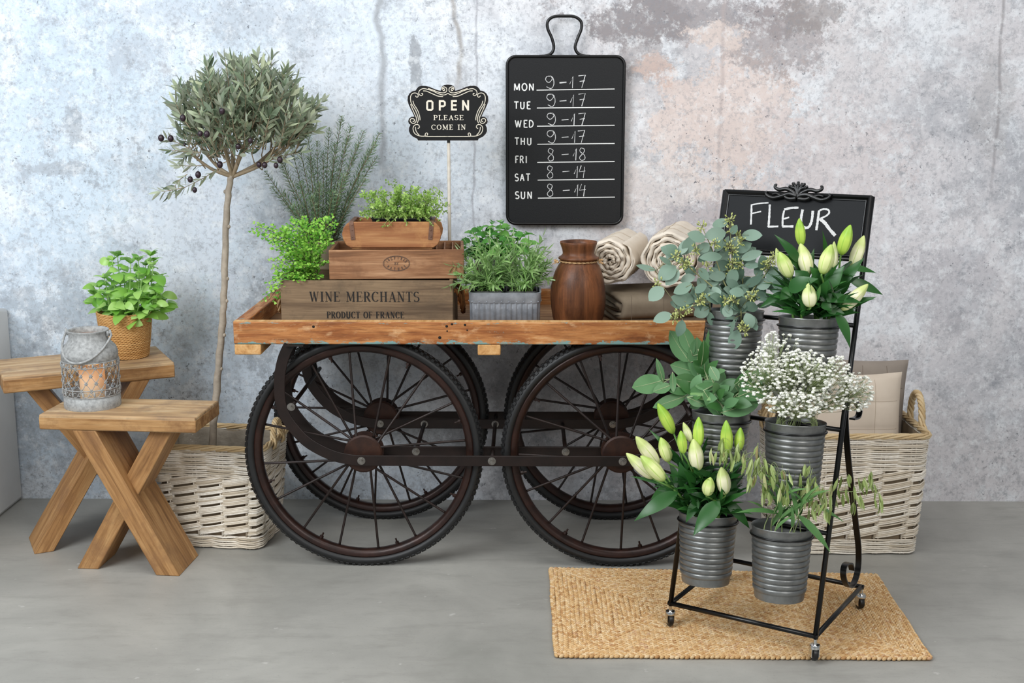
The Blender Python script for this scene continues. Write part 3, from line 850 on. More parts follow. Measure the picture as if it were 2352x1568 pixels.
WR, WYF, WYR = .325, 3.333, 3.722
XL_, XR_ = -.438, .263
def wheel(x, y, z0, a0, spoke_tw):
    r_ = random.Random(int(x*1000+y*100))
    w = V((x, y, WR-.001+z0))-CO
    b = MB()      # rim with a hollow channel
    prof = [(.283, -.012), (.288, -.016), (.297, -.017), (.301, -.014), (.297, 0), (.301, .014), (.297, .017), (.288, .016), (.283, .012), (.279, .006), (.279, -.006)]
    rings = []
    for k in range(72):
        a = 2*PI*k/72; rings.append([(r*math.cos(a), yy, r*math.sin(a)) for r, yy in prof])
    b.ring(rings, True, loop=True)
    wo = b.build('wheel', M['rim'], tC, loc=w, angle=40)
    b = MB()
    rings = []; mm = 14
    for k in range(96):
        a = 2*PI*k/96
        ring = []
        for j in range(mm):
            t_ = 2*PI*j/mm; rr = .3105+.0145*math.cos(t_); yy = .0215*math.sin(t_)
            ring.append((rr*math.cos(a), yy, rr*math.sin(a)))
        rings.append(ring)
    b.ring(rings, True, loop=True)
    for k in range(118):          # tread blocks
        for s_ in (-1, 0, 1):
            a = 2*PI*(k+(.5 if s_ else 0))/118
            Mx = Matrix(((math.cos(a), 0, -math.sin(a)), (0, 1, 0), (math.sin(a), 0, math.cos(a))))
            t_ = s_*.85; rr = .3105+.0150*math.cos(t_); yy = .0215*math.sin(t_)
            R2 = Mx @ Matrix.Rotation(t_, 3, 'Z')
            b.box((rr*math.cos(a), yy, rr*math.sin(a)), (.0036, .0085, .0082), R2)
    b.build('tire', M['tire'], wo, angle=45)
    for k in range(16):
        a = a0+2*PI*k/16; s_ = 1 if k % 2 else -1
        ah = a+spoke_tw*(1 if k % 4 < 2 else -1)
        p0 = V((.042*math.cos(ah), s_*.020, .042*math.sin(ah))); p1 = V((.281*math.cos(a), s_*.003, .281*math.sin(a)))
        b = MB(); b.tube([p0, p0.lerp(p1, .03), p0.lerp(p1, .97), p1], [.0058, .0036, .0034, .0036], 7); b.build('spoke', M['spoke'], wo)
    for k in range(8):
        a = a0+2*PI*(k+.25)/8
        p1 = V((.284*math.cos(a), 0, .284*math.sin(a))); p0 = V((.262*math.cos(a), 0, .262*math.sin(a)))
        b = MB(); b.tube([p0, p1], .0027, 6); b.tube([p0.lerp(p1, .45), p0.lerp(p1, .75)], .006, 6); b.build('rim_bolt', M['rim'], wo, smooth=False)
    b = MB()
    for s_ in (-1, 1):
        rt = Matrix.Rotation(PI/2*1, 3, 'X')
        b.lathe([(0, .027), (.048, .026), (.0525, .022), (.0525, .018), (.02, .016)] if s_ > 0 else [(.02, -.016), (.0525, -.018), (.0525, -.022), (.048, -.026), (0, -.027)], (0, 0, 0), 40, rot=rt)
    b.lathe([(.018, -.020), (.018, .020)], (0, 0, 0), 20, rot=Matrix.Rotation(PI/2, 3, 'X'))
    b.build('hub', M['hub'], wo, angle=35)
wheel(XL_, WYF, 0, .12, .32); wheel(XR_, WYF, 0, .02, .30); wheel(XL_+.004, WYR, 0, .3, .3); wheel(XR_+.002, WYR, 0, .18, .3)
def hexnut(p, par=None, r=.0085):
    b = MB()
    hx = [(r*math.cos(PI/3*k+.3), r*math.sin(PI/3*k+.3)) for k in range(6)]
    b.ring([[(x, 0, z) for x, z in hx], [(x, -.005, z) for x, z in hx]], True, False, True)
    b.tube([(0, -.004, 0), (0, -.010, 0)], .0042, 10)
    b.lathe([(.0112, 0), (.0108, .0012), (.004, .0014)], seg=18, rot=Matrix.Rotation(PI/2, 3, 'X'))
    return b.build('bolt', M['bolt'], tC, smooth=False, loc=V(p)-CO)
AX = .3125      # height of the axle bars
def strap(y, xo):
    pts = [(-.624, .6325), (-.640, .60), (-.651, .56), (-.655, .52), (-.654, .478), (-.644, .44), (-.622, .404), (-.590, .368), (-.553, .343), (-.510, .324), (-.464, .3145), (-.438, AX)]
    xm = (XL_+XR_)/2
    left = [V((x+xo, y, z)) for x, z in pts]
    right = [V((2*xm-x+xo, y, z)) for x, z in reversed(pts)]
    path = crv(left, 4)+[V((q+xo, y, AX)) for q in (-.2, 0, .15)]+crv(right, 4)
    b = MB(); b.bar([p-CO for p in path], .029, .006, (0, 1, 0)); return b.build('axle_strap', M['strap'], tC, smooth=False, bevel=.0012)
YS = (WYF-.047, WYF+.044, WYR-.046, WYR+.046)
for k, y in enumerate(YS): strap(y, .0 if k < 2 else .004)
for x in (XL_, XR_):
    for y0, y1 in ((YS[0], YS[1]), (YS[2], YS[3])):
        b = MB(); b.tube([V((x, y0, AX))-CO, V((x, y1, AX))-CO], .007, 10); b.build('axle', M['spoke'], tC)
for x, z, ya, yb in ((-.625, .462, YS[0], YS[3]), (-.087, AX, YS[0], YS[3]), (.445, .44, YS[0], YS[3]), (-.300, AX, YS[1], YS[2]), (.115, AX, YS[1], YS[2])):
    b = MB(); b.tube([V((x, ya, z))-CO, V((x, yb, z))-CO], .0058, 10); b.build('cross_rod', M['spoke'], tC)
for x, z, y in ((-.625, .462, YS[0]-.003), (-.440, AX, YS[0]-.003), (-.087, AX, YS[0]-.003), (.266, AX, YS[0]-.003), (-.300, AX, YS[1]-.003), (.115, AX, YS[1]-.003), (-.433, AX, YS[2]-.003), (.266, AX, YS[2]-.003), (-.087, AX, YS[2]-.003), (-.300, AX, YS[2]-.003)):
    hexnut((x, y, z))
for x in (-.61, .43):            # strap feet bolted under the tray
    for y in YS:
        b = MB(); b.box(V((x+(0 if x < 0 else .002), y, .6305))-CO, (.05, .030, .004)); b.build('strap_foot', M['strap'], tC, smooth=False)

# ------------------------------------------------------------------ lettering by strokes
def arc(cx, cy, rx, ry, a0, a1, n=12):
    return [(cx+rx*math.cos(math.radians(lerp(a0, a1, i/n))), cy+ry*math.sin(math.radians(lerp(a0, a1, i/n)))) for i in range(n+1)]
G = {}   # glyph: (width, [(weight, points)], serifs [(x, y, half)])   T thick, t thin
G['I'] = (.30, [('T', [(.15, 0), (.15, 1)])], [(.15, 0, .15), (.15, 1, .15)])
G['L'] = (.52, [('T', [(.13, 0), (.13, 1)]), ('t', [(.13, .0), (.5, .0)]), ('t', [(.5, 0), (.5, .22)])], [(.13, 0, .13), (.13, 1, .14)])
G['E'] = (.54, [('T', [(.13, 0), (.13, 1)]), ('t', [(.13, 0), (.52, 0)]), ('t', [(.13, 1), (.5, 1)]), ('t', [(.13, .53), (.38, .53)]), ('t', [(.52, 0), (.52, .2)]), ('t', [(.5, 1), (.5, .82)]), ('t', [(.38, .42), (.38, .64)])], [(.1, 0, .1), (.1, 1, .1)])
G['F'] = (.52, G['E'][1][:1]+G['E'][1][2:4]+G['E'][1][5:], [(.13, 0, .15), (.1, 1, .1)])
G['H'] = (.66, [('T', [(.13, 0), (.13, 1)]), ('T', [(.53, 0), (.53, 1)]), ('t', [(.13, .52), (.53, .52)])], [(.13, 0, .13), (.13, 1, .13), (.53, 0, .13), (.53, 1, .13)])
G['N'] = (.66, [('t', [(.12, 0), (.12, 1)]), ('T', [(.12, 1), (.54, 0)]), ('t', [(.54, 0), (.54, 1)])], [(.12, 0, .12), (.08, 1, .08), (.54, 1, .12)])
G['M'] = (.78, [('t', [(.11, 0), (.13, 1)]), ('T', [(.13, 1), (.39, .08)]), ('t', [(.39, .08), (.65, 1)]), ('T', [(.66, 0), (.65, 1)])], [(.11, 0, .11), (.1, 1, .1), (.66, 0, .12), (.68, 1, .1)])
G['W'] = (.86, [('T', [(.10, 1), (.27, 0)]), ('t', [(.27, 0), (.44, .95)]), ('T', [(.42, .95), (.60, 0)]), ('t', [(.60, 0), (.77, 1)])], [(.10, 1, .12), (.44, 1, .09), (.77, 1, .11)])
G['A'] = (.66, [('t', [(.10, 0), (.33, 1)]), ('T', [(.33, 1), (.56, 0)]), ('t', [(.18, .35), (.48, .35)])], [(.10, 0, .11), (.56, 0, .11)])
G['T'] = (.56, [('T', [(.28, 0), (.28, 1)]), ('t', [(.02, 1), (.54, 1)]), ('t', [(.02, 1), (.02, .8)]), ('t', [(.54, 1), (.54, .8)])], [(.28, 0, .14)])
G['P'] = (.54, [('T', [(.13, 0), (.13, 1)]), ('m', [(.13, 1)]+arc(.28, .75, .22, .25, 90, -90)+[(.13, .5)])], [(.13, 0, .14), (.1, 1, .1)])
G['R'] = (.62, [('T', [(.13, 0), (.13, 1)]), ('m', [(.13, 1)]+arc(.28, .76, .2, .24, 90, -90)+[(.13, .52)]), ('T', [(.3, .52), (.54, 0)])], [(.13, 0, .13), (.1, 1, .1), (.56, 0, .07)])
G['B'] = (.56, [('T', [(.13, 0), (.13, 1)]), ('m', [(.13, 1)]+arc(.27, .77, .18, .23, 90, -90)+[(.13, .54)]), ('m', [(.13, .54)]+arc(.28, .27, .22, .27, 90, -90)+[(.13, 0)])], [(.1, 0, .1), (.1, 1, .1)])
G['D'] = (.62, [('T', [(.13, 0), (.13, 1)]), ('m', [(.13, 1)]+arc(.2, .5, .36, .5, 90, -90)+[(.13, 0)])], [(.1, 0, .1), (.1, 1, .1)])
G['C'] = (.60, [('m', arc(.33, .5, .28, .5, 42, 318, 22)), ('t', [(.54, .78), (.55, 1)])], [])
G['O'] = (.64, [('m', arc(.32, .5, .27, .5, 0, 360, 26))], [])
G['U'] = (.66, [('T', [(.13, 1), (.13, .3)]+arc(.33, .28, .2, .28, 180, 360)+[(.53, .3), (.53, 1)])], [(.13, 1, .13), (.53, 1, .12)])
G['S'] = (.50, [('m', arc(.25, .75, .19, .25, 35, 270, 14)+arc(.25, .25, .21, .25, 90, -145, 14)[1:]), ('t', [(.43, .82), (.43, 1)]), ('t', [(.05, .2), (.05, 0)])], [])
G['Y'] = (.62, [('T', [(.1, 1), (.31, .45)]), ('t', [(.31, .45), (.52, 1)]), ('T', [(.31, 0), (.31, .45)])], [(.1, 1, .1), (.52, 1, .1), (.31, 0, .12)])
G[' '] = (.34, [], [])
SANS = {k: (v[0], [(w, p) for w, p in v[1]]) for k, v in G.items()}
SANS['E'] = (.48, G['E'][1][:4]); SANS['F'] = (.46, G['F'][1][:3]); SANS['L'] = (.46, G['L'][1][:2]); SANS['T'] = (.54, G['T'][1][:2]); SANS['C'] = (.6, G['C'][1][:1]); SANS['S'] = (.48, G['S'][1][:1]); SANS['I'] = (.26, G['I'][1])
def text(mb, s, u0, v0, w, h, tof, thick, thin, serif=True, gap=.12, th=0, mid=None, jit=0):
    gl = G if serif else SANS
    tot = sum(gl[c][0]+gap for c in s)-gap; k = w/tot; u = u0
    for c in s:
        gw, strokes = gl[c][:2]
        for wt, pts in strokes:
            wd = thick if wt == 'T' else (thin if wt == 't' else None)
            P2 = [(u+x*k, v0+y*h) for x, y in pts]
            if wd is None:          # round strokes: thick where upright
                wd = []
                for i in range(len(P2)):
                    a = P2[max(i-1, 0)]; b_ = P2[min(i+1, len(P2)-1)]; d = abs(b_[1]-a[1])/(math.hypot(b_[0]-a[0], b_[1]-a[1])+1e-9)
                    wd.append(lerp(thin, thick, d**1.5))
            mb.poly(P2, wd, tof, jit, th)
        if serif:
            for x, y, hf in gl[c][2]:
                mb.poly([(u+(x-hf)*k, v0+y*h), (u+(x+hf)*k, v0+y*h)], thin*1.15, tof, 0, th)
        u += (gw+gap)*k

# ------------------------------------------------------------------ crates on the cart
def open_box(root, W, D, H, th, m, bottom=True, name_front='front_board', bevel=.002):
    b = MB(); b.box((0, -D/2+th/2, H/2), (W, th, H)); b.build(name_front, m, root, smooth=False, bevel=bevel)
    b = MB(); b.box((0, D/2-th/2, H/2), (W, th, H)); b.build('back_board', m, root, smooth=False, bevel=bevel)
    for s_ in (-1, 1):
        b = MB(); b.box((s_*(W/2-th/2), 0, H/2), (th, D-2*th, H)); b.build('end_board', m, root, smooth=False, bevel=bevel)
    if bottom:
        b = MB(); b.box((0, 0, th/2), (W-2*th, D-2*th, th)); b.build('bottom_board', m, root, smooth=False)
cx0, cx1, cyf, cd = -.660, -.193, 3.37, .235
t1 = thing('wine_crate', 'largest grey-brown crate stencilled WINE MERCHANTS, at the bottom of the stack', 'crate', ((cx0+cx1)/2, cyf+cd/2, FLOORZ))
CW1, CH1 = cx1-cx0, .1435
open_box(t1, CW1, cd, CH1, .011, M['crate'])
def front_tof(root_loc, yf):
    return lambda u, v, h: (u-root_loc[0], yf-root_loc[1]-.0006-h, v-root_loc[2])
b = MB()
tf = front_tof(t1.location, cyf)
p0, p1 = at(711, 692, cyf), at(963, 692, cyf); ph = at(711, 670, cyf).z-p0.z
text(b, 'WINE MERCHANTS', p0.x, p0.z, p1.x-p0.x, ph, tf, .0040, .0011)
p0, p1 = at(751, 730, cyf), at(928, 730, cyf); ph = at(711, 715.5, cyf).z-p0.z
text(b, 'PRODUCT OF FRANCE', p0.x, p0.z, p1.x-p0.x, ph, tf, .0033, .0009)
b.build('lettering', M['ink'], t1, smooth=False)
def ropeloop(root, pts, r, m, strands=3, tw=26, name='rope_handle'):
    b = MB(); path = crv(pts, 8); n = len(path)
    for s_ in range(strands):
        q = []
        for i, p in enumerate(path):
            a = path[max(i-1, 0)]; c = path[min(i+1, n-1)]; t_ = (c-a).normalized(); N_ = t_.cross(V((.3, 1, .2))).normalized(); B_ = t_.cross(N_)
            ph = i/n*tw+s_*2*PI/strands; q.append(p+(N_*math.cos(ph)+B_*math.sin(ph))*r*.6)
        b.tube(q, r*.62, 6)
    return b.build(name, m, root)
for s_, m in ((-1, M['rope']), (1, M['rope2'])):
    x = s_*CW1/2
    ropeloop(t1, [(x-s_*.01, -.055, .105), (x+s_*.006, -.056, .106), (x+s_*.017, -.050, .085), (x+s_*.021, -.03, .052), (x+s_*.022, 0, .040), (x+s_*.021, .03, .052), (x+s_*.016, .05, .085), (x+s_*.006, .056, .106), (x-s_*.01, .055, .105)], .0058, m)
Z2 = FLOORZ+CH1+.0005
W2, D2, H2 = .365, .215, .080
t2 = thing('wooden_box', 'reddish-brown divided box with an oval stamp, on top of the wine crate', 'box', (-.352, 3.392+D2/2, Z2), math.radians(3.2))
open_box(t2, W2, D2, H2, .009, M['box'])
for k in range(1, 5):
    b = MB(); b.box((W2/2-.009-k*.022, 0, .042), (.004, D2-.02, .070)); b.build('divider', M['box'], t2, smooth=False)
b = MB(); b.box((.11, .01, .04), (.10, .004, .066)); b.build('divider', M['box'], t2, smooth=False)
b = MB()
M2 = Matrix.Rotation(math.radians(3.2), 3, 'Z').inverted()
def stof(u, v, h): return (u, -D2/2-.0006-h, v)
pc = M2 @ (at(911, 604, 3.40)-V(t2.location)); sx, sz = .036, .0205
for q, w in ((1, .0014), (.93, .0006)): b.poly([(pc.x+sx*q*math.cos(2*PI*i/40), pc.z+sz*q*math.sin(2*PI*i/40)) for i in range(41)], w, stof)
def arctext(s, a0, a1, rx, rz, hgt, flip):
    n = len(s)
    for i, ch in enumerate(s):
        a = math.radians(lerp(a0, a1, i/(n-1))); rot = math.atan2(math.cos(a)/rx*rx, 1) if False else 0
        c = V((pc.x+rx*math.cos(a), pc.z+rz*math.sin(a))); tang = math.atan2(rz*math.cos(a), -rx*math.sin(a))
        if not flip: tang += PI
        cs, sn = math.cos(tang), math.sin(tang); gw = G[ch][0]; k = hgt*.85
        for wt, pts in G[ch][1]:
            b.poly([(c.x+(x-gw/2)*k*cs-(y-.5)*hgt*sn, c.y+(x-gw/2)*k*sn+(y-.5)*hgt*cs) for x, y in pts], .0012 if wt != 't' else .0008, stof)
arctext('INSPIRED', 158, 22, .0275, .0145, .0072, False)
arctext('NATURE', 212, 328, .0265, .0148, .0068, True)
text(b, 'BY', pc.x-.0055, pc.z-.0035, .011, .0065, stof, .0012, .0008)
b.build('oval_stamp', M['ink2'], t2, smooth=False)
Z3 = Z2+H2+.0005
W3, D3, H3 = .268, .135, .074
t3 = thing('brick_mold', 'red-brown wooden brick mould with rounded board ends planted with thyme, topmost of the stack', 'planter', (-.361, 3.402+D3/2, Z3), math.radians(1.6))
def mold_board(y, nm):
    b = MB(); th = .010; pr = []
    hw = W3/2
    out = [(-hw+.022, .004), (hw-.022, .004)]+[(hw-.010, .012), (hw-.002, .028), (hw, .042), (hw-.004, .058), (hw-.014, .070), (hw-.022, H3)]+[(-hw+.022, H3), (-hw+.014, .070), (-hw+.004, .058), (-hw, .042), (-hw+.002, .028), (-hw+.010, .012)]
    b.ring([[(x, y-th/2, z) for x, z in out], [(x, y+th/2, z) for x, z in out]], True, True, True)
    return b.build(nm, M['mold'], t3, smooth=False, bevel=.0018)
mold_board(-D3/2+.005, 'front_board'); mold_board(D3/2-.005, 'back_board')
b = MB(); b.box((0, 0, .004), (W3-.05, D3-.008, .008)); b.build('bottom_board', M['mold'], t3, smooth=False, bevel=.001)
for s_ in (-1, 1):
    b = MB(); b.box((s_*(W3/2-.030), 0, .036), (.010, D3-.02, .064), Matrix.Rotation(s_*.25, 3, 'Y')); b.build('end_board', M['mold'], t3, smooth=False, bevel=.001)
    b = MB(); x = s_*(W3/2-.026)
    b.bar([(x-s_*.004, -D3/2-.0012, .026), (x, -D3/2-.0012, H3-.006), (x, -D3/2-.0005, H3+.001), (x, D3/2, H3+.001), (x, D3/2+.001, .03)], .0014, .0115, (1, 0, 0))
    for z in (.034, .052, .066): b.ell((x-s_*.002, -D3/2-.002, z), (.0022, .0016, .0022), None, 8, 5)
    b.build('iron_strap', M['rust_strap'], t3, smooth=False)

# ------------------------------------------------------------------ OPEN sign on a stick
SY = 3.632
tS = thing('open_sign', 'small black scrolled sign reading OPEN PLEASE COME IN on a pale stick', 'sign', at(1035, 735, SY)*1.0)
SO = V((at(1033, 600, SY).x, SY, FLOORZ)); tS.location = SO
def sg(px, py): p = at(930+px*.09565, 185+py*.09565, SY)-SO; return (p.x, p.z)
def stf(u, v, h): return (u, -.004-h, v)
half = [(1035,105),(960,110),(905,140),(875,190),(866,250),(800,240),(700,205),(600,160),(500,135),(400,130),(330,155),(290,200),(265,245),(190,260),(120,310),(80,380),(72,470),(95,560),(130,640),(170,720),(210,800),(235,870),(160,875),(105,920),(88,980),(105,1030),(145,1060),(110,1130),(105,1210),(140,1280),(200,1340),(300,1385),(320,1428),(1035,1430)]
full = half+[(2070-x, y) for x, y in reversed(half[1:-1])]
b = MB(); o2 = [sg(*p) for p in full]
b.ring([[(x, -.003, z) for x, z in o2], [(x, .003, z) for x, z in o2]], True, True, True)
b.build('plate', M['cast'], tS, smooth=False, bevel=.0008)
b = MB(); b.tube([(x, -.003, z) for x, z in o2], .0011, 5, loop=True); b.build('plate_edge', M['castedge'], tS)
lines = [[(910,235),(948,245),(955,210),(925,190),(895,215),(900,165),(950,155),(1000,185),(1005,250),(960,290),(880,295),(780,270),(680,230),(560,190)],
 [(1040,305),(960,345),(880,340),(780,305),(680,255),(560,215),(450,195),(380,220),(340,270),(345,330),(390,362),(430,340),(425,310),(395,312)],
 [(440,250),(520,255),(600,290),(700,335),(800,375),(920,385)],
 [(255,365),(290,403),(322,375),(310,325),(260,300),(190,310),(145,370),(138,450),(155,540),(200,620),(250,700),(290,790),(320,880),(325,950),(300,1025)],
 [(195,485),(220,570),(270,650),(320,740),(350,830),(365,900),(365,955)],
 [(140,565),(170,650),(210,740),(250,830),(280,900),(275,970),(240,1020),(190,1028),(140,990),(130,945),(160,915),(210,920),(235,950),(215,985),(190,975)],
 [(310,1150),(350,1130),(340,1075),(290,1055),(235,1075),(200,1130),(205,1200),(240,1270),(310,1315),(400,1335),(485,1330),(490,1290),(515,1258),(545,1268),(548,1300),(525,1320)],
 [(255,1110),(265,1190),(300,1260),(350,1310)], [(485,1332),(560,1342),(1035,1342)]]
b = MB()
for L_ in lines:
    for mir in (0, 1):
        P3 = [sg(2070-x if mir else x, y) for x, y in L_]
        sm = crv([(x, 0, z) for x, z in P3], 4)
        b.tube([(p.x, -.0032, p.z) for p in sm], .00125, 6)
b.build('scroll_border', M['cream'], tS)
b = MB(); ow = 46
def rl(pts, w=46):
    b.poly([sg(*p) for p in pts], w*.09565/FPX*3.63, stf, 0, .0012) if False else b.poly([sg(*p) for p in pts], .0054, lambda u, v, h: (u, -.0028-h, v), 0, .0018)
rl([(537,600),(537,680),(560,705),(640,705),(665,680),(665,598)]); rl([(665,602),(665,520),(640,492),(560,492),(537,520),(537,602)])
rl([(840,470),(840,720)]); rl([(840,492),(930,492),(962,520),(962,590),(930,618),(840,618)])
rl([(1132,470),(1132,718)]); rl([(1132,490),(1250,490)]); rl([(1132,590),(1240,590)]); rl([(1132,695),(1250,695)])
rl([(1398,470),(1398,718)]); rl([(1520,470),(1520,718)]); rl([(1398,490),(1520,700)])
tz = lambda u, v, h: (u, -.0028-h, v)
for s_, xa, xb, ya, yb in (('PLEASE', 690, 1405, 945, 832), ('COME IN', 640, 1462, 1175, 1062)):
    a_, c_ = sg(xa, ya), sg(xb, yb); text(b, s_, a_[0], a_[1], c_[0]-a_[0], c_[1]-a_[1], tz, .0024, .0011, True, .16, .0014)
b.build('raised_lettering', M['cream'], tS, smooth=False)
b = MB(); top_ = sg(1050, 1440); b.tube([(.0, 0, 0), (top_[0], .001, top_[1]-.004)], [.0052, .0046], 10); b.build('stick', M['stick'], tS)
b = MB(); b.box((top_[0], 0, top_[1]), (.0085, .009, .012)); b.build('socket', M['cast'], tS, smooth=False)

# ------------------------------------------------------------------ hanging chalkboard with opening hours
KY = 3.872
tK = thing('chalkboard', 'black handled chalkboard listing opening hours MON to SUN on the wall', 'chalkboard', at(1297, 516, KY))
KO = V(tK.location)
def kb(zx, zy): p = at(900+zx*.3444, 20+zy*.3444, KY)-KO; return (p.x, p.z)
def rrect(x0, z0, x1, z1, r, n=7):
    o = []
    for cx, cz, a0 in ((x1-r, z1-r, 0), (x0+r, z1-r, 90), (x0+r, z0+r, 180), (x1-r, z0+r, 270)):
        o += [(cx+r*math.cos(math.radians(a0+90*i/n)), cz+r*math.sin(math.radians(a0+90*i/n))) for i in range(n+1)]
    return o
x0, z1 = kb(761, 318); x1, z0 = kb(1548, 1433)
x0, x1 = (at(1165, 330, KY)-KO).x, (at(1431, 330, KY)-KO).x
rr_ = rrect(x0, z0, x1, z1, .026)
b = MB(); b.ring([[(x, -.004, z) for x, z in rr_], [(x, .004, z) for x, z in rr_]], True, True, True); b.build('board', M['board'], tK, smooth=False)
b = MB(); b.tube([(x, -.004, z) for x, z in rr_], .0047, 10, loop=True); b.build('rim', M['black'], tK)
b = MB(); hp = [kb(*p) for p in ((985,317),(1030,314),(1066,295),(1080,255),(1066,195),(1040,135),(1040,85),(1080,54),(1150,50),(1218,54),(1260,85),(1263,135),(1240,195),(1222,255),(1238,295),(1275,314),(1320,317))]
b.tube(crv([(x, -.004, z) for x, z in hp], 5), .0047, 10); b.build('handle', M['black'], tK)
kt = lambda u, v, h: (u, -.0046-h, v)
b = MB()
days = (('MON', 812, 138, 545), ('TUE', 815, 108, 667), ('WED', 818, 128, 790), ('THU', 819, 115, 907), ('FRI', 820, 82, 1028), ('SAT', 820, 102, 1147), ('SUN', 822, 115, 1265))
for s_, xx, w, yb in days:
    a_ = kb(xx, yb); c_ = kb(xx+w, yb-46); text(b, s_, a_[0], a_[1], c_[0]-a_[0], c_[1]-a_[1], kt, .0035, .0034, False, .14)
b.build('day_names', M['print'], tK, smooth=False)
b = MB()
for i, (xa, ya, xb, yb) in enumerate(((965,543,1485,535),(967,662,1485,657),(968,783,1485,777),(970,903,1485,898),(970,1024,1485,1018),(972,1142,1485,1136),(974,1262,1487,1255))):
    b.poly([kb(xa, ya), kb(xb, yb)], .0026, kt)
b.build('ruled_lines', M['print'], tK, smooth=False)
b = MB()
def ch(pts, w=.0019): b.poly([(p.x, p.z) for p in crv([(x, 0, z) for x, z in [kb(*q) for q in pts]], 5)], w, kt, .3)
def chl(pts, w=.0021): b.poly([kb(*q) for q in pts], w, kt, .45)
def nine(x, y, s_=1): ch([(x+8,y-40*s_),(x-18,y-38*s_),(x-26,y-15*s_),(x-5,y+2*s_),(x+18,y-22*s_),(x+6,y-42*s_),(x+24,y-25*s_),(x+28,y+15*s_),(x+10,y+42*s_),(x-20,y+30*s_)])
def one(x, y): chl([(x-22, y+15), (x, y-38), (x-4, y+42)]) 
def seven(x, y): chl([(x-18, y-35), (x+28, y-40), (x+4, y+45)]); chl([(x-10, y+2), (x+24, y-3)])
def eight(x, y): ch([(x+14,y-32),(x-8,y-40),(x-16,y-18),(x+14,y+8),(x+16,y+34),(x-6,y+42),(x-18,y+22),(x+8,y-8),(x+16,y-30)])
def four(x, y): chl([(x-5, y-40), (x-20, y+2), (x+22, y-4)]); chl([(x+18, y-32), (x+8, y+42)])
for x, y, k in ((1052, 490, 1), (1060, 610, 1), (1062, 735, .95), (1062, 853, 1)): nine(x, y, k)
for x0_, y in ((1118, 494), (1118, 616), (1132, 742), (1132, 858), (1132, 973), (1138, 1086), (1140, 1212)):
    chl([(x0_, y), (x0_+46, y-4)], .0035 if y < 700 else .002)
for x, y in ((1208, 488), (1212, 610), (1218, 735), (1222, 852), (1230, 968), (1238, 1085), (1240, 1208)): one(x, y)
for x, y in ((1262, 483), (1262, 605), (1262, 735), (1258, 850)): seven(x, y)
for x, y in ((1060, 972), (1055, 1087), (1055, 1208)): eight(x, y)
eight(1270, 968); four(1268, 1085); four(1270, 1208)
b.build('chalk_hours', M['chalk'], tK, smooth=False)

# ------------------------------------------------------------------ wooden jar, tins, quilts
tJ = thing('wooden_jar', 'dark carved wooden jar with a cord around its neck, on the cart', 'jar', (.1475, 3.432, FLOORZ))
b = MB()
b.lathe([(0, 0), (.056, .001), (.0625, .01), (.070, .035), (.0745, .065), (.076, .092), (.0745, .118), (.070, .142), (.0635, .162), (.0555, .178), (.050, .186), (.0475, .190), (.050, .1935), (.0555, .196), (.0555, .1995), (.048, .204), (.0432, .210), (.0446, .220), (.0485, .232), (.0512, .240), (.0500, .243), (.046, .243), (.043, .236), (.039, .21), (.038, .19), (0, .185)], seg=56, wob=.006)
b.build('body', M['jar'], tJ)
b = MB()
for s_ in range(2):
    b.tube([((.0505+.0012*math.cos(i*1.3+s_*PI))*math.cos(2*PI*i/60), (.0505+.0012*math.cos(i*1.3+s_*PI))*math.sin(2*PI*i/60), .1895+.0012*math.sin(i*1.3+s_*PI)) for i in range(60)], .0016, 5, loop=True)
for s_ in (-1, 1):
    for i in range(9): b.ell(V((s_*.060, -.01, .189))+rv(.0045), (.0036, .003, .0032), None, 7, 5)
    for i in range(5): b.tube([(s_*.06, -.01, .189), V((s_*.066, -.012, .186))+rv(.006)], .0012, 4)
b.build('neck_cord', M['rope'], tJ)
def corr_tin(root, W, D, H, m):
    b = MB(); n = 2*(26+14); rings = []
    pr = []
    def rp(o, cr, k=96):
        out = []
        rc = rrect(-W/2-o, -D/2-o, W/2+o, D/2+o, cr, 6)
        # resample evenly
        L_ = [0]
        for i in range(len(rc)): a_, c_ = rc[i], rc[(i+1) % len(rc)]; L_.append(L_[-1]+math.hypot(c_[0]-a_[0], c_[1]-a_[1]))
        for j in range(k):
            s_ = L_[-1]*j/k
            i = max(q for q in range(len(rc)) if L_[q] <= s_); a_, c_ = rc[i], rc[(i+1) % len(rc)]; f = (s_-L_[i])/max(L_[i+1]-L_[i], 1e-9)
            out.append((lerp(a_[0], c_[0], f), lerp(a_[1], c_[1], f)))
        return out
    K = 240
    base_, outer = rp(-.0012, .018, K), rp(.0016, .0195, K)
    corr = [(lerp(a_[0], c_[0], .5+.5*math.sin(j*2*PI/6)), lerp(a_[1], c_[1], .5+.5*math.sin(j*2*PI/6))) for j, (a_, c_) in enumerate(zip(base_, outer))]
    b.ring([[(x*.985, y*.985, .002) for x, y in corr], [(x, y, H*.74) for x, y in corr]], True, True)
    b.build('corrugated_side', m, root)
    b = MB(); band = rp(.002, .020, K); inn = rp(-.001, .018, K)
    b.ring([[(x, y, H*.74) for x, y in band], [(x, y, H*.75) for x, y in rp(.0026, .02, K)], [(x, y, H*.97) for x, y in rp(.0032, .02, K)], [(x, y, H) for x, y in rp(.004, .021, K)], [(x, y, H+.001) for x, y in band], [(x, y, H) for x, y in inn], [(x, y, H*.6) for x, y in inn]], True)
    for j in range(0, K, 8):
        x, y = rp(.0032, .02, K)[j]; b.ell((x, y, H*.78), (.0016,)*3, None, 6, 4)
    b.build('rim_band', m, root, angle=50)
    b = MB(); b.ring([[(x*.97, y*.97, H*.80) for x, y in inn]], True, True); b.build('soil', M['soil'], root)
tT = thing('tin_planter', 'corrugated galvanized tin planter full of narrow-leaved herbs, front of the cart', 'planter', (-.053, 3.372+.058, FLOORZ))
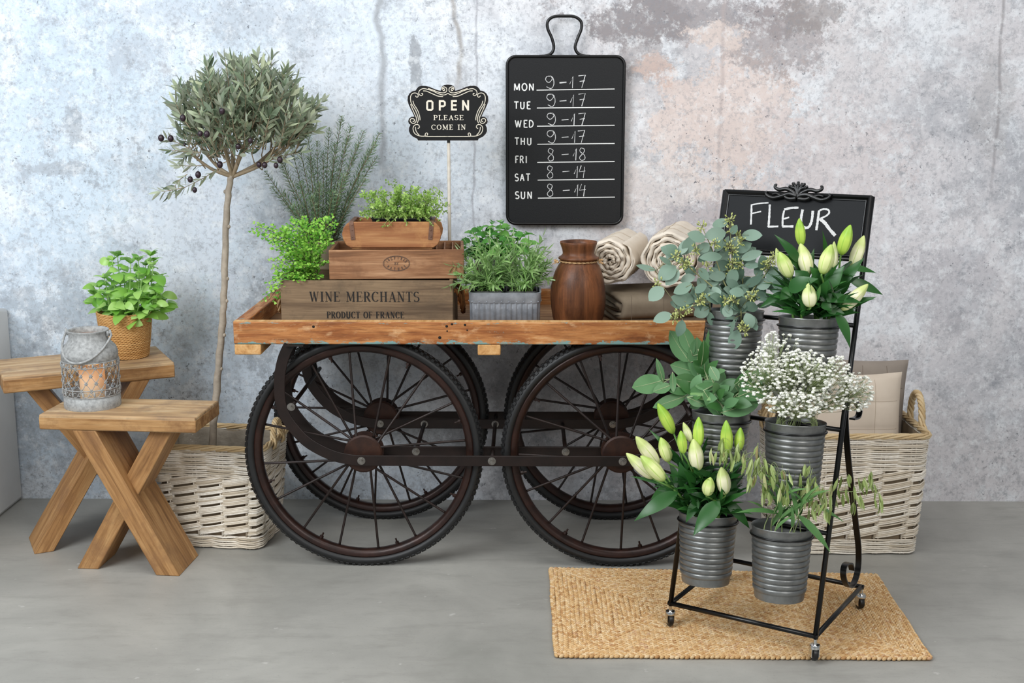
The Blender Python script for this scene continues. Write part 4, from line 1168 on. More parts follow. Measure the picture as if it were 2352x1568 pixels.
corr_tin(tT, .190, .116, .110, M['tin'])
for s_ in (-1, 1):
    b = MB(); q = rrect(-.043, -.05, .043, .05, .012)
    b.ring([[(x+s_*.045, y, .085) for x, y in q], [(x+s_*.045, y, .113) for x, y in q], [(x*.94+s_*.045, y*.94, .113) for x, y in q], [(x*.94+s_*.045, y*.94, .09) for x, y in q]], True); b.build('nursery_pot', M['blackplastic'], tT)
# quilts
def spiral_roll(label, p0, p1, R0, turns, m, mt, loc_z, phase, squash=1.0, seams=3):
    p0, p1 = V(p0), V(p1); ax = p1-p0; Lr = ax.length; rz = math.atan2(ax.y, ax.x)
    t = thing('rolled_quilt', label, 'quilt', (p0.x, p0.y, p0.z), rz)
    b = MB(); NT_ = int(turns*44); pitch = (R0-.003)/turns; th = pitch*.93; na = 16
    rings = []
    def pt(i, q, side):
        a = i/44*2*PI; r = .003+pitch*i/44
        puff = 1+.03*math.sin(a*7.3+i*.13)
        rr = r*puff*(1+.02*math.sin(a*3))+side
        x = lerp(0, Lr, q)
        zz = -rr*math.sin(a+phase)*squash
        return V((x, rr*math.cos(a+phase), zz))
    qs = [0, .004, .012, .03, .1, .2, .3, .4, .5, .6, .7, .8, .9, .97, .988, .996, 1]
    def half(q):
        e = min(q, 1-q)*Lr; k = min(e/(th*.55), 1); return th/2*math.sqrt(max(0, 1-(1-k)**2))
    for i in range(NT_+1):
        ring = []
        endk = min(1, (NT_-i)/6) if i > NT_-6 else 1
        endk = max(endk, .12)
        for q in qs:
            wr = .0011*math.sin(i*.8+q*30)+.0008*math.sin(i*1.9+q*13)
            dx = (.0035*math.sin(i*.55)+.0025*math.sin(i*1.35+1)) if q < .05 else 0
            p = pt(i, q, half(q)*endk+wr); p.x += dx; ring.append(p)
        for q in reversed(qs):
            dx = (.0035*math.sin(i*.55)+.0025*math.sin(i*1.35+1)) if q < .05 else 0
            p = pt(i, q, -half(q)*endk); p.x += dx; ring.append(p)
        rings.append(ring)
    b.ring(rings, True, True, True); b.build('rolled_cloth', m, t)
    s2 = MB(); r = R0+th/2*1.05+.0012
    for k in range(seams):
        i0 = NT_-10-k*11
        s2.tube([pt(i0, q, th/2*1.02+.0011) for q in np.linspace(.03, .97, 24)], .0007, 4)
    for q in (.22, .55): s2.tube([pt(i, q, half(q)+.0016*1) for i in range(NT_-44, NT_-4)], .0007, 4)
    s2.build('quilting_seams', mt, t)
ZQ = .754
spiral_roll('cream rolled quilt lying on the folded taupe quilt, next to the wooden jar', (.2385, 3.51, ZQ+.073), (.312, 3.80, ZQ+.073), .0655, 4.6, M['quilt'], M['thread'], 0, .4, 1.0)
spiral_roll('larger cream rolled quilt on the folded quilt, its spiral end half behind the eucalyptus', (.3965, 3.45, ZQ+.086), (.470, 3.75, ZQ+.086), .078, 5.2, M['quilt'], M['thread'], 0, 2.1, 1.0)
tF = thing('folded_quilt', 'folded taupe quilt lying on the cart under the two cream rolls', 'quilt', (.408, 3.60, FLOORZ), math.radians(13))
b = MB()                     # flat roll: a band folded round and round, seen end-on at the left
Wq, Dq = .345, .29
def flat_spiral():
    pts = []; hz = .1025/2; th = .019
    n = 0
    k = 0; turns = 2.3
    N_ = 120
    for i in range(N_+1):
        a = i/N_*turns*2*PI; k = 1-.0  # shrink toward the middle
        rz_ = hz-th/2-.0185*a/(2*PI); ry_ = Dq/2-th/2-.021*a/(2*PI)
        c, s_ = math.cos(a-2.2), math.sin(a-2.2); e = .45
        pts.append((ry_*math.copysign(abs(c)**e, c), hz+max(rz_, .004)*math.copysign(abs(s_)**e, s_)))
    return pts, th
fs_, th = flat_spiral()
rings = []
xs = [0, .004, .014]+list(np.linspace(.04, .305, 14))+[.331, .341, .345]
for q in xs:
    e = min(q, .345-q); k = min(e/.010, 1); hh = th/2*math.sqrt(max(.04, 1-(1-k)**2))*.97
    P2 = [V(p) for p in fs_]; up_, lo_ = [], []
    for i, p in enumerate(P2):
        a_ = P2[max(i-1, 0)]; c_ = P2[min(i+1, len(P2)-1)]; d = (c_-a_); d = d.normalized() if d.length > 1e-7 else V((1, 0)); nn = V((-d.y, d.x))
        w_ = .0012*math.sin(i*.9+q*50)
        jx = .006*math.sin(i*.33)*(1 if q < .03 else 0)
        up_.append((q-Wq/2+jx, p.x+nn.x*(hh+w_), p.y+nn.y*(hh+w_))); lo_.append((q-Wq/2+jx, p.x-nn.x*hh, p.y-nn.y*hh))
    rings.append(up_+lo_[::-1])
b.ring(rings, True, True, True); b.build('folded_cloth', M['taupe'], tF)
s2 = MB()
for q in (.022, .115, .205, .29):
    s2.tube([(q-Wq/2, -Dq/2-.0012+.012*(abs(z-.051)/.051)**4, z) for z in np.linspace(.008, .096, 14)], .0007, 4)
s2.build('quilting_seams', M['thread2'], tF)

# ------------------------------------------------------------------ braided jute rug
RC = [V((.071, 2.733, 0)), V((.944, 2.727, 0)), V((.958, 3.252, 0)), V((.069, 3.290, 0))]
RO = (RC[0]+RC[1]+RC[2]+RC[3])/4
tG = thing('jute_rug', 'rectangular braided jute rug under the flower stand', 'rug', RO)
def rp_(u, v): return RC[0].lerp(RC[1], u).lerp(RC[3].lerp(RC[2], u), v)-RO
b = MB(); b.ring([[rp_(u, v)+V((0, 0, .001)) for u, v in ((.006,.008),(.994,.008),(.994,.992),(.006,.992))], [rp_(u, v)+V((0, 0, .0055)) for u, v in ((.006,.008),(.994,.008),(.994,.992),(.006,.992))]], True, True, True)
b.build('backing', M['jutebase'], tG, smooth=False)
LW, LD = .88, .54
NR = 23; st_ = LD/2/NR
wr_ = random.Random(5)
b = MB()
for k in range(NR):
    d = (k+.5)*st_
    cs_ = [(d/LW, d/LD), (1-d/LW, d/LD), (1-d/LW, 1-d/LD), (d/LW, 1-d/LD)]
    for i in range(4):
        a_, c_ = rp_(*cs_[i]), rp_(*cs_[(i+1) % 4]); L_ = (c_-a_).length
        if L_ < .004: continue
        n = max(1, int(L_/.0115)); dr = (c_-a_).normalized(); sd = V((-dr.y, dr.x, 0))
        ang = math.atan2(dr.y, dr.x)
        wav = wr_.uniform(0, 6)
        for j in range(n):
            p = a_+dr*((j+.5)/n*L_)+sd*(.0012*math.sin(j*.31+wav))
            for s_ in (-1, 1):
                q = p+sd*s_*st_*.24+dr*(0 if s_ > 0 else .0058)
                Mx = Matrix.Rotation(ang+s_*-.55+wr_.uniform(-.15, .15), 3, 'Z')
                b.ell((q.x, q.y, .0058+wr_.uniform(-.0006, .0006)), (.0088, .0035*wr_.uniform(.9, 1.1), .0045), Mx, 6, 4)
b.build('braid', M['jute'], tG)
RUGT = .0105

# ------------------------------------------------------------------ flower stand
SA = math.radians(-31.43)
SB = V((.357, 2.895, 0)); E1 = V((math.cos(SA), math.sin(SA), 0)); E2 = V((-math.sin(SA), math.cos(SA), 0))
tW = thing('flower_stand', 'black metal flower stand on castors with a FLEUR chalk sign, holding six zinc buckets', 'flower stand', SB, SA)
SWd, SDp = .362, .35
def ry(z): return .265*(z-.07)
def sl(px, py, x):  # pixel on the side plane x=const -> local (y, z)
    p = onplane(px, py, SB+E1*x, E1)-SB; return (p.dot(E2), p.z)
def spl(px, py, off=0):  # pixel on the plane of the two front rails -> local
    n = E1.cross((E2*.265+V((0, 0, 1))).normalized()); p0 = SB+V((0, 0, .07))-n.normalized()*0
    p = onplane(px, py, p0, n)-SB; return V((p.dot(E1), p.dot(E2), p.z))
for x in (0, SWd):
    b = MB(); b.tube([(x, ry(.066), .066), (x, ry(1.053), 1.053)], .0062, 10); b.build('rail', M['black'], tW)
def tubeobj(nm, pts, r=.006, m='black', par=None):
    b = MB(); b.tube(pts, r, 10); return b.build(nm, M[m], par or tW)
for p, q in (((-.006, 0, .07), (SWd+.006, 0, .07)), ((0, 0, .07), (0, SDp, .07)), ((SWd, 0, .07), (SWd, SDp, .07)), ((-.006, SDp, .07), (SWd+.006, SDp, .07))):
    tubeobj('base_bar', [p, q])
TILT = Matrix.Rotation(math.radians(-5.5), 3, V((math.cos(math.radians(-14)), math.sin(math.radians(-14)), 0)))   # buckets lean back with the rails
BAX = TILT @ V((0, 0, 1)); TLOC = Matrix.Rotation(-SA, 3, 'Z') @ TILT
rows_ = ((.783, .125), (.549, .064), (.318, .004))
for z, y in rows_:
    zz = z-.020; tubeobj('cross_bar', [(0, ry(zz), zz), (SWd, ry(zz), zz)], .0055)
    for x in (.089, .271):
        b = MB(); cr_ = V((x, y, z))-(Matrix.Rotation(-SA, 3, 'Z') @ BAX)*.020
        b.tube([cr_+TLOC @ V((.0705*math.cos(2*PI*k/40), .0705*math.sin(2*PI*k/40), 0)) for k in range(40)], .0024, 7, loop=True)
        b.build('bucket_ring', M['black'], tW)
for x in (0, SWd):
    pth = [sl(*p, SWd) for p in ((1957,962),(1970,957),(1974,940),(1966,924),(1952,920),(1944,932),(1942,970),(1949,1060),(1957,1130),(1966,1205),(1972,1262),(1970,1310),(1959,1342),(1946,1345),(1937,1322),(1940,1298),(1952,1293),(1957,1308))]
    b = MB(); b.bar([p for p in crv([(x, y, z) for y, z in pth], 5)], .0042, .014, (1, 0, 0)); b.build('scroll_leg', M['black'], tW, smooth=True, angle=40)
# dished sign board between the rails
sd_ = V((0, .265, 1)).normalized(); sn_ = V((0, -1, .265)).normalized()
z0s, z1s = .905, 1.055
def sp(u, v, h): return V((u, 0, 0))+V((0, ry(z0s), z0s))+sd_*v+sn_*h
HV = (V((0, ry(z1s), z1s))-V((0, ry(z0s), z0s))).length
b = MB(); rings = []
for ins, h in ((.0, -.004), (.0, .006), (.003, .0085), (.006, .0075), (.0105, .003), (.0115, .0042), (.013, .0040), (.0145, .002)):
    rings.append([sp(u, v, h) for u, v in ((ins, ins), (SWd-ins, ins), (SWd-ins, HV-ins), (ins, HV-ins))])
b.ring(rings, True, True, False); so_ = b.build('sign_frame', M['black'], tW, smooth=False)
b = MB(); i_ = .0135; b.ring([[sp(u, v, .0022) for u, v in ((i_, i_), (SWd-i_, i_), (SWd-i_, HV-i_), (i_, HV-i_))]], True, True); b.build('sign_panel', M['signface'], tW, smooth=False)
def s_uv(px, py):
    l_ = spl(px, py); d = l_-V((0, ry(z0s), z0s)); return (l_.x, d.dot(sd_))
def z4(x, y): return s_uv(1420+x*.2933, 400+y*.2933)
b = MB()
ft = lambda u, v, h: sp(u, v, .0028+h)
for pts, w in (([(1047,238),(1046,300),(1042,395)], 16), ([(1047,242),(1110,230),(1180,225)], 12), ([(1045,310),(1080,302),(1122,293)], 12), ([(1190,238),(1186,330),(1180,415)], 18), ([(1176,413),(1257,410)], 16),
    ([(1303,285),(1292,340),(1290,410)], 16), ([(1302,277),(1360,266),(1415,264)], 18), ([(1296,352),(1342,339)], 14), ([(1288,410),(1375,410)], 20),
    ([(1447,278),(1436,340),(1436,390),(1455,417),(1490,418),(1512,385),(1522,340),(1527,288)], 22), ([(1575,290),(1565,370),(1554,440)], 20), ([(1570,292),(1610,274),(1645,280),(1655,300),(1635,325),(1580,352)], 15), ([(1580,350),(1620,382),(1660,435),(1702,482)], 26)):
    c3 = crv([(q[0], 0, q[1]) for q in [z4(*p) for p in pts]], 8)
    b.poly([(q.x, q.z) for q in c3], w*.9*.2933/FPX*3.12, ft, .16)
b.build('chalk_lettering', M['chalk'], tW, smooth=False)
b = MB(); cu, cv_ = z4(1422, 120)
def orn(pts, r0, r1, mir=True):
    P2 = [z4(*p) for p in pts]
    for s_ in ((1, -1) if mir else (1,)):
        path = crv([sp(cu+s_*(u-cu), v, .012) for u, v in P2], 5); n = len(path)
        b.tube(path, [lerp(r0, r1, i/(n-1))*1.6 for i in range(n)], 8)
orn([(1415,190),(1385,150),(1330,122),(1275,128),(1243,112),(1245,92),(1256,92)], .0038, .0018)
orn([(1415,180),(1350,162),(1285,180),(1225,192),(1180,175),(1168,150),(1182,148)], .0042, .002)
orn([(1405,196),(1360,200),(1325,190),(1318,168),(1340,160),(1352,172)], .0036, .002)
orn([(1340,165),(1290,172),(1250,160),(1215,165)], .003, .001)
orn([(1418,185),(1412,150),(1400,120),(1372,110),(1352,98)], .0032, .0022)
orn([(1420,150),(1405,110),(1385,85),(1375,80)], .003, .0018)
orn([(1422,195),(1422,130),(1424,66)], .0042, .002, False)
for u_, v_ in ((1422, 88), (1392, 92), (1452, 95), (1370, 112), (1476, 116), (1422, 178)):
    q = z4(u_, v_); b.ell(sp(q[0], q[1], .0135), (.0042, .003, .0062), None, 8, 5)
b.build('acanthus_ornament', M['black'], tW)
# castors
for (x, y), yaw in (((0, 0), .75), ((SWd, 0), .72), ((SWd, SDp), .8), ((0, SDp), .6)):
    b = MB()
    b.lathe([(.0, .064), (.0042, .064), (.0042, .052), (.011, .051), (.0125, .048), (.0125, .042), (.010, .041), (0, .041)], (x, y, 0), 18)
    R2 = Matrix.Rotation(yaw, 3, 'Z')
    off = R2 @ V((0, .004, 0))
    for s_ in (-1, 1):
        c_ = V((x, y, .034))+R2 @ V((s_*.0088, .003, 0)); b.box(c_, (.0018, .017, .026), R2)
    b.box(V((x, y, .0455))+R2 @ V((0, .003, 0)), (.0185, .018, .002), R2)
    co_ = b.build('castor', M['chrome'], tW, smooth=True, angle=35); co_['label'] = 'chrome swivel castor'
    w = MB(); rt = R2 @ Matrix.Rotation(PI/2, 3, 'Y')
    w.lathe([(0, -.0062), (.014, -.0062), (.0165, -.005), (.0175, 0), (.0165, .005), (.014, .0062), (0, .0062)], V((x, y, RUGT+.0172))+off, 24, rot=rt)
    w.build('castor_wheel', M['castor'], co_, angle=50)

# ------------------------------------------------------------------ zinc buckets
BK = {}
names = (('top left', 'grey-green seeded eucalyptus'), ('top right', 'white lilies under the FLEUR sign'), ('mid left', 'broad-leaved eucalyptus'), ('mid right', "white baby's breath"), ('low left', 'white lilies near the cart wheel'), ('low right', 'nodding oat grass'))
def bucket_mesh():
    pr = [(.0555, .0), (.0565, .004), (.0575, .016)]
    nz = 10
    for k in range(nz):
        z0 = .018+k*.0131
        for j in range(8):
            z = z0+.0131*j/8
            pr.append((lerp(.0566, .0656, (z/.150))+.0032*abs(math.sin(PI*j/8))**.42, z))
    pr += [(.0668, .149), (.0672, .152), (.0685, .164), (.0695, .166), (.0702, .1675), (.0695, .169), (.0683, .1675), (.0668, .160), (.0545, .006), (0, .005)]
    return pr
k = 0
bm0 = None
for ri, (z, y) in enumerate(rows_):
    for x in (.089, .271):
        c_ = SB+E1*x+E2*y; c_.z = z; p = c_-BAX*.168
        t = thing('zinc_bucket', 'ribbed zinc bucket on the stand filled with '+names[k][1], 'bucket', p, 0, 'zinc buckets hung on the flower stand', TILT.to_euler())
        if bm0 is None:
            b = MB(); b.lathe(bucket_mesh(), seg=56, cap0=True); o = b.build('body', M['zinc'], t, angle=75); bm0 = o
            b = MB(); b.lathe([(.0655, .128), (0, .128)], seg=40); wv = b.build('water', simple('bucket_water', '#39403a', .05), t, smooth=False); wv0 = wv
        else:
            for src in (bm0, wv0):
                o = src.copy(); C.objects.link(o); o.parent = t
        BK[k] = c_.copy(); k += 1

# ------------------------------------------------------------------ potted herbs on the cart
def round_pot(root, r0, r1, h, m, soil=.012, name='pot', par=None):
    b = MB(); b.lathe([(0, 0), (r0, 0), (r0*1.01, .002), (r1, h), (r1+.002, h+.002), (r1, h+.003), (r1-.003, h+.001), (r1-.004, h-soil-.002), (0, h-soil-.002)], seg=36); b.build(name, m, root, angle=60)
    b = MB(); b.lathe([(r1-.004, h-soil), (r1*.5, h-soil+.003), (0, h-soil+.002)], seg=20); b.build('soil', M['soil'], root)
# rosemary
RP = V((-.600, 3.712, FLOORZ))
t = thing('potted_rosemary', 'tall grey-green rosemary bush behind the crate stack', 'plant', RP)
round_pot(t, .052, .068, .212, M['paper'])
sb, lb = MB(), MB()
tips = [(610,395,-.05),(632,345,.0),(648,372,-.08),(668,330,.05),(690,345,-.04),(706,308,.06),(712,360,-.09),(728,325,0),(742,350,-.06),(756,296,.04),(770,330,-.07),(785,266,.0),(798,318,.05),(806,290,-.05),(822,330,-.08),(835,302,.02),(848,345,.05),(862,330,-.05),(872,305,.0),(866,360,-.03),(690,420,-.1),(735,420,-.1),(790,400,-.1),(650,440,-.07),(840,410,-.07),(765,440,-.11),(715,450,-.11),(625,430,-.03),(676,470,-.1)]
for px, py, dy in tips:
    tip = at(px, py, RP.y+dy)-RP; base = V((tip.x*.22+U(-.01, .01), dy*.3+U(-.01, .01), .205))
    mid = base.lerp(tip, .5)+V((-.12*(tip.x-base.x), 0, -.01))+rv(.006)
    path = crv([base, mid, tip], 10); n = len(path)
    sb.tube(path, [lerp(.0017, .0007, i/(n-1)) for i in range(n)], 5)
    Ls = (tip-base).length; m_ = int(Ls/.0029)
    for i in range(m_):
        f = (.08+.92*i/m_)*(n-1); k = min(int(f), n-2); p = path[k].lerp(path[k+1], f-k); ax = (path[k+1]-path[k]).normalized()
        o_ = ax.orthogonal().normalized(); o_ = Matrix.Rotation(i*2.4, 3, ax) @ o_
        q = i/m_; L = U(.019, .027)*(1 if q < .92 else .65)
        for s_ in (1, -1):
            d = (o_*s_*U(.8, 1.1)+ax*U(.35, .8)).normalized()
            lb.leaf(p, p+d*L, ax+rv(.3), .0034, -.08, .08, 'narrow', 2)
sb.build('stems', M['rosestem'], t); lb.build('needles', M['rosemary'], t)

# maidenhair fern in the left end of the wine crate
FP = V((-.588, 3.482, FLOORZ+.0115))
t = thing('potted_fern', 'bright green maidenhair fern spilling from the left end of the wine crate', 'plant', FP)
round_pot(t, .036, .044, .098, M['blackplastic'])
sb, lb = MB(), MB()
def frond(pts, wid=.05):
    path = crv(pts, 8); n = len(path)
    sb.tube(path, [lerp(.0009, .0004, i/(n-1)) for i in range(n)], 4)
    L = sum((path[i+1]-path[i]).length for i in range(n-1)); m_ = int(L/.0085)
    for i in range(m_):
        q = .22+.78*i/m_; f = q*(n-1); k = min(int(f), n-2); p = path[k].lerp(path[k+1], f-k); ax = (path[k+1]-path[k]).normalized()
        up = V((0, -.5, 1)); sd = ax.cross(up).normalized(); s_ = 1 if i % 2 else -1
        bl = wid*math.sin(PI*min(1, (1-q)*1.25+.12))**.8*U(.7, 1.1)
        d = (sd*s_+ax*.55+V((0, 0, -.15))+rv(.2)).normalized(); tip = p+d*bl
        sb.tube([p, tip], .0003, 3)
        nl = max(2, int(bl/.0062))
        for j in range(nl):
            a_ = p.lerp(tip, (j+.5)/nl); e = (d*.5+(ax if j % 2 else -ax)*.9+rv(.35)).normalized(); S_ = U(.0058, .0095)
            lb.leaf(a_, a_+e*S_, V((0, -.5, .8))+rv(.45), S_*1.15, .05, .06, 'fan', 3)
        lb.leaf(tip, tip+d*.009, V((0, -.5, .8))+rv(.4), .009, .05, .05, 'fan', 3)
for px, py, dy, lift in ((585,520,-.02,.09),(625,545,-.05,.07),(640,530,.03,.1),(665,510,.0,.09),(690,520,-.03,.08),(712,505,.02,.09),(745,512,-.04,.08),(765,505,.0,.08),(640,575,-.08,.07),(625,600,-.06,.06),(660,600,-.10,.06),
                         (640,640,-.10,.06),(622,655,-.11,.07),(617,690,-.09,.09),(628,675,-.08,.08),(690,570,-.10,.06),(720,560,-.09,.06),(745,560,-.07,.05),(700,610,-.115,.05),(735,600,-.10,.05),(665,640,-.115,.05),(710,640,-.115,.045),(685,545,-.06,.07),(650,560,.02,.08),(740,535,.02,.07),(630,620,-.03,.08),(670,575,-.02,.08),(615,530,.01,.09)):
    tip = at(px, py, FP.y+dy)-FP; base = V((U(-.015, .015), U(-.015, .015), .09))
    mid = base.lerp(tip, .55)+V((0, -.005, lift*.62))
    frond([base, base.lerp(mid, .5)+V((0, 0, .012)), mid, tip], .034)
sb.build('stems', M['fernstem'], t); lb.build('fronds', M['fern'], t)

# thyme in the brick mould
TP = V((-.338, 3.472, Z3+.0088))
t = thing('potted_thyme', 'fresh green thyme in a black tray, growing out of the brick mould', 'plant', TP)
b = MB(); q = rrect(-.078, -.042, .078, .042, .01)
b.ring([[(x*.9, y*.9, 0) for x, y in q], [(x, y, .068) for x, y in q], [(x*1.04, y*1.06, .070) for x, y in q], [(x*1.04, y*1.06, .072) for x, y in q], [(x*.96, y*.94, .071) for x, y in q], [(x*.95, y*.93, .062) for x, y in q]], True, True, True)
b.build('tray', M['blackplastic'], t, angle=50)
sb, lb = MB(), MB()
def thyme_stem(base, tip, droop):
    mid = base.lerp(tip, .5)+V((0, 0, droop)); path = crv([base, mid, tip], 6); n = len(path)
    sb.tube(path, [lerp(.0008, .0005, i/(n-1)) for i in range(n)], 4)
    L = (tip-base).length; m_ = max(4, int(L/.0085))
    for i in range(m_):
        f = (.12+.88*i/m_)*(n-1); k = min(int(f), n-2); p = path[k].lerp(path[k+1], f-k); ax = (path[k+1]-path[k]).normalized()
        o_ = Matrix.Rotation(i*PI/2+U(-.4, .4), 3, ax) @ ax.orthogonal().normalized()
        for s_ in (1, -1):
            d = (o_*s_+ax*U(.2, .7)).normalized(); S_ = U(.0065, .0105)
            lb.leaf(p, p+d*S_, ax+rv(.5), S_*.62, .05, .08, 'ovate', 3)
            if i % 2 == 0: lb.leaf(p, p+(d+rv(.6)).normalized()*S_*.7, ax+rv(.5), S_*.4, .05, .08, 'ovate', 2)
for i in range(215):
    base = V((U(-.07, .07), U(-.036, .036), .066))
    px = lerp(838, 1005, (base.x+.07)/.14)+U(-22, 26); edge = abs(px-920)/100
    py = U(425, 520)+18*edge*edge
    dy = U(-.085, .05)
    tip = at(px, py, TP.y+dy)-TP
    if tip.z < .075 and abs(tip.y) < .06: tip.z = .08
    thyme_stem(base, tip, U(.005, .02))
for px, py, dy in ((825,505,-.03),(838,480,0),(1028,455,0),(1035,470,.02),(1015,440,.02),(1010,435,0),(890,520,-.085),(878,522,-.085),(935,518,-.088),(995,518,-.088),(838,500,-.085),(885,415,.02),(905,412,0),(1000,430,-.03),(860,440,.04),(965,450,.03),(1020,490,-.04)):
    thyme_stem(V((U(-.05, .05)+(.0 if px < 900 else .02), U(-.03, .0), .068)), at(px, py, TP.y+dy)-TP, .02)
sb.build('stems', M['thymestem'], t); lb.build('leaves', M['thyme'], t)

# narrow-leaved herb in the tin planter
HP = V((-.053, 3.43, FLOORZ+.0885))
for s_h, lab in ((-1, 'left clump of narrow-leaved green herb in the galvanized tin planter'), (1, 'right clump of narrow-leaved green herb in the galvanized tin planter')):
    HO = V((HP.x+s_h*.045, HP.y, HP.z))
    t = thing('herb_plant', lab, 'plant', HO, 0, 'herbs in the tin planter')
    b = MB(); q = rrect(-.036, -.042, .036, .042, .01); b.ring([[(x*.93, y*.93, -.002) for x, y in q], [(x, y, .016) for x, y in q]], True, True, True); b.build('root_ball', M['soil'], t)
    sb, lb = MB(), MB()
    def herb(tip, base, nl=9, droop=.012):
        mid = base.lerp(tip, .5)+V((0, 0, droop)); path = crv([base, mid, tip], 6); n = len(path)
        sb.tube(path, [lerp(.0014, .0008, i/(n-1)) for i in range(n)], 5)
        for i in range(nl):
            f = (.2+.8*i/nl)*(n-1); k = min(int(f), n-2); p = path[k].lerp(path[k+1], f-k); ax = (path[k+1]-path[k]).normalized()
            o_ = Matrix.Rotation(i*2.4+U(-.4, .4), 3, ax) @ ax.orthogonal().normalized()
            for s_ in (1, -1):
                L = U(.026, .046)*(1 if i < nl-2 else .6); d = (o_*s_*U(.6, 1)+ax*U(.4, 1.0)).normalized()
                lb.leaf(p, p+d*L+V((0, 0, -.004)), ax+rv(.4), U(.0046, .0068), U(.02, .14), .1, 'narrow', 4, twist=U(-.6, .6))
        lb.leaf(tip, tip+(path[-1]-path[-2]).normalized()*.03, rv(1), .004, .05, .1, 'narrow', 3)
    for i in range(36):
        base = V((U(-.032, .032), U(-.038, .038), .014))
        cx = 1112 if s_h < 0 else 1195
        px = cx+U(-62, 62); py = U(560, 665)+abs(px-1150)*.12; dy = U(-.07, .05)
        tip = at(px, py, HO.y+dy)-HO; tip.z = max(tip.z, .045)
        herb(tip, base, rnd.choice((7, 8, 9)))
    ext = ((1034,655,-.06),(1040,610,-.03),(1060,575,0),(1075,560,.03),(1095,550,-.02),(1125,548,.02),(1050,630,-.05),(1070,660,-.075)) if s_h < 0 else ((1255,575,.02),(1262,600,0),(1245,545,.03),(1235,590,-.03),(1215,560,.0),(1180,545,.0),(1260,640,-.02),(1225,620,-.06),(1250,625,.03),(1200,570,-.05),(1170,560,.04))
    for px, py, dy in ext:
        herb(at(px, py, HO.y+dy)-HO, V((U(-.03, .03), U(-.02, .02), .014)), 10, .02)
    sb.build('stems', M['greenstem'], t); lb.build('leaves', M['tarragon'], t)

# lemon balm in a tin pot behind
MP = V((-.083, 3.655, FLOORZ))
t = thing('potted_lemon_balm', 'broad-leaved green balm in a tin pot behind the tin planter', 'plant', MP)
round_pot(t, .05, .064, .178, M['tin'])
sb, lb = MB(), MB()
for px, py, dy in ((1068,565,0),(1080,545,-.03),(1090,530,.02),(1105,520,0),(1120,535,-.05),(1130,512,.0),(1150,510,-.02),(1165,522,.03),(1180,530,0),(1195,545,-.02),(1205,535,.03),(1140,545,-.07),(1100,565,-.06),(1165,560,-.07),(1075,590,-.04),(1215,560,0),(1110,585,-.08),(1085,575,.04),(1190,580,-.06),(1150,580,-.09)):
    tip = at(px, py, MP.y+dy)-MP; base = V((tip.x*.4, dy*.3, .168)); path = crv([base, base.lerp(tip, .5)+rv(.005), tip], 6); n = len(path)
    sb.tube(path, .0011, 5); nn = 4
    for i in range(nn):
        q = .4+.6*i/(nn-1); f = q*(n-1); k = min(int(f), n-2); p = path[k].lerp(path[k+1], f-k); az = i*PI/2+U(-.5, .5)
        for s_ in (0, PI):
            d = V((math.cos(az+s_), math.sin(az+s_), U(-.1, .45))).normalized(); L = U(.026, .042)*(1 if i < nn-1 else .7)
            lb.leaf(p+d*.006, p+d*(L+.006)+V((0, 0, -.008)), V((0, -.4, 1))+rv(.35), L*.74, .15, .1, 'ovate', 8, serr=.09)
sb.build('stems', M['greenstem'], t); lb.build('leaves', M['mint'], t)

# ------------------------------------------------------------------ cut stems in the buckets
def stem_root(bk, k=0):
    c = BK[bk]; a = k*2.4; return c-BAX*.152+V((.026*math.cos(a), .026*math.sin(a), 0))
def near(path, p): return min(range(len(path)), key=lambda i: (path[i]-p).length)
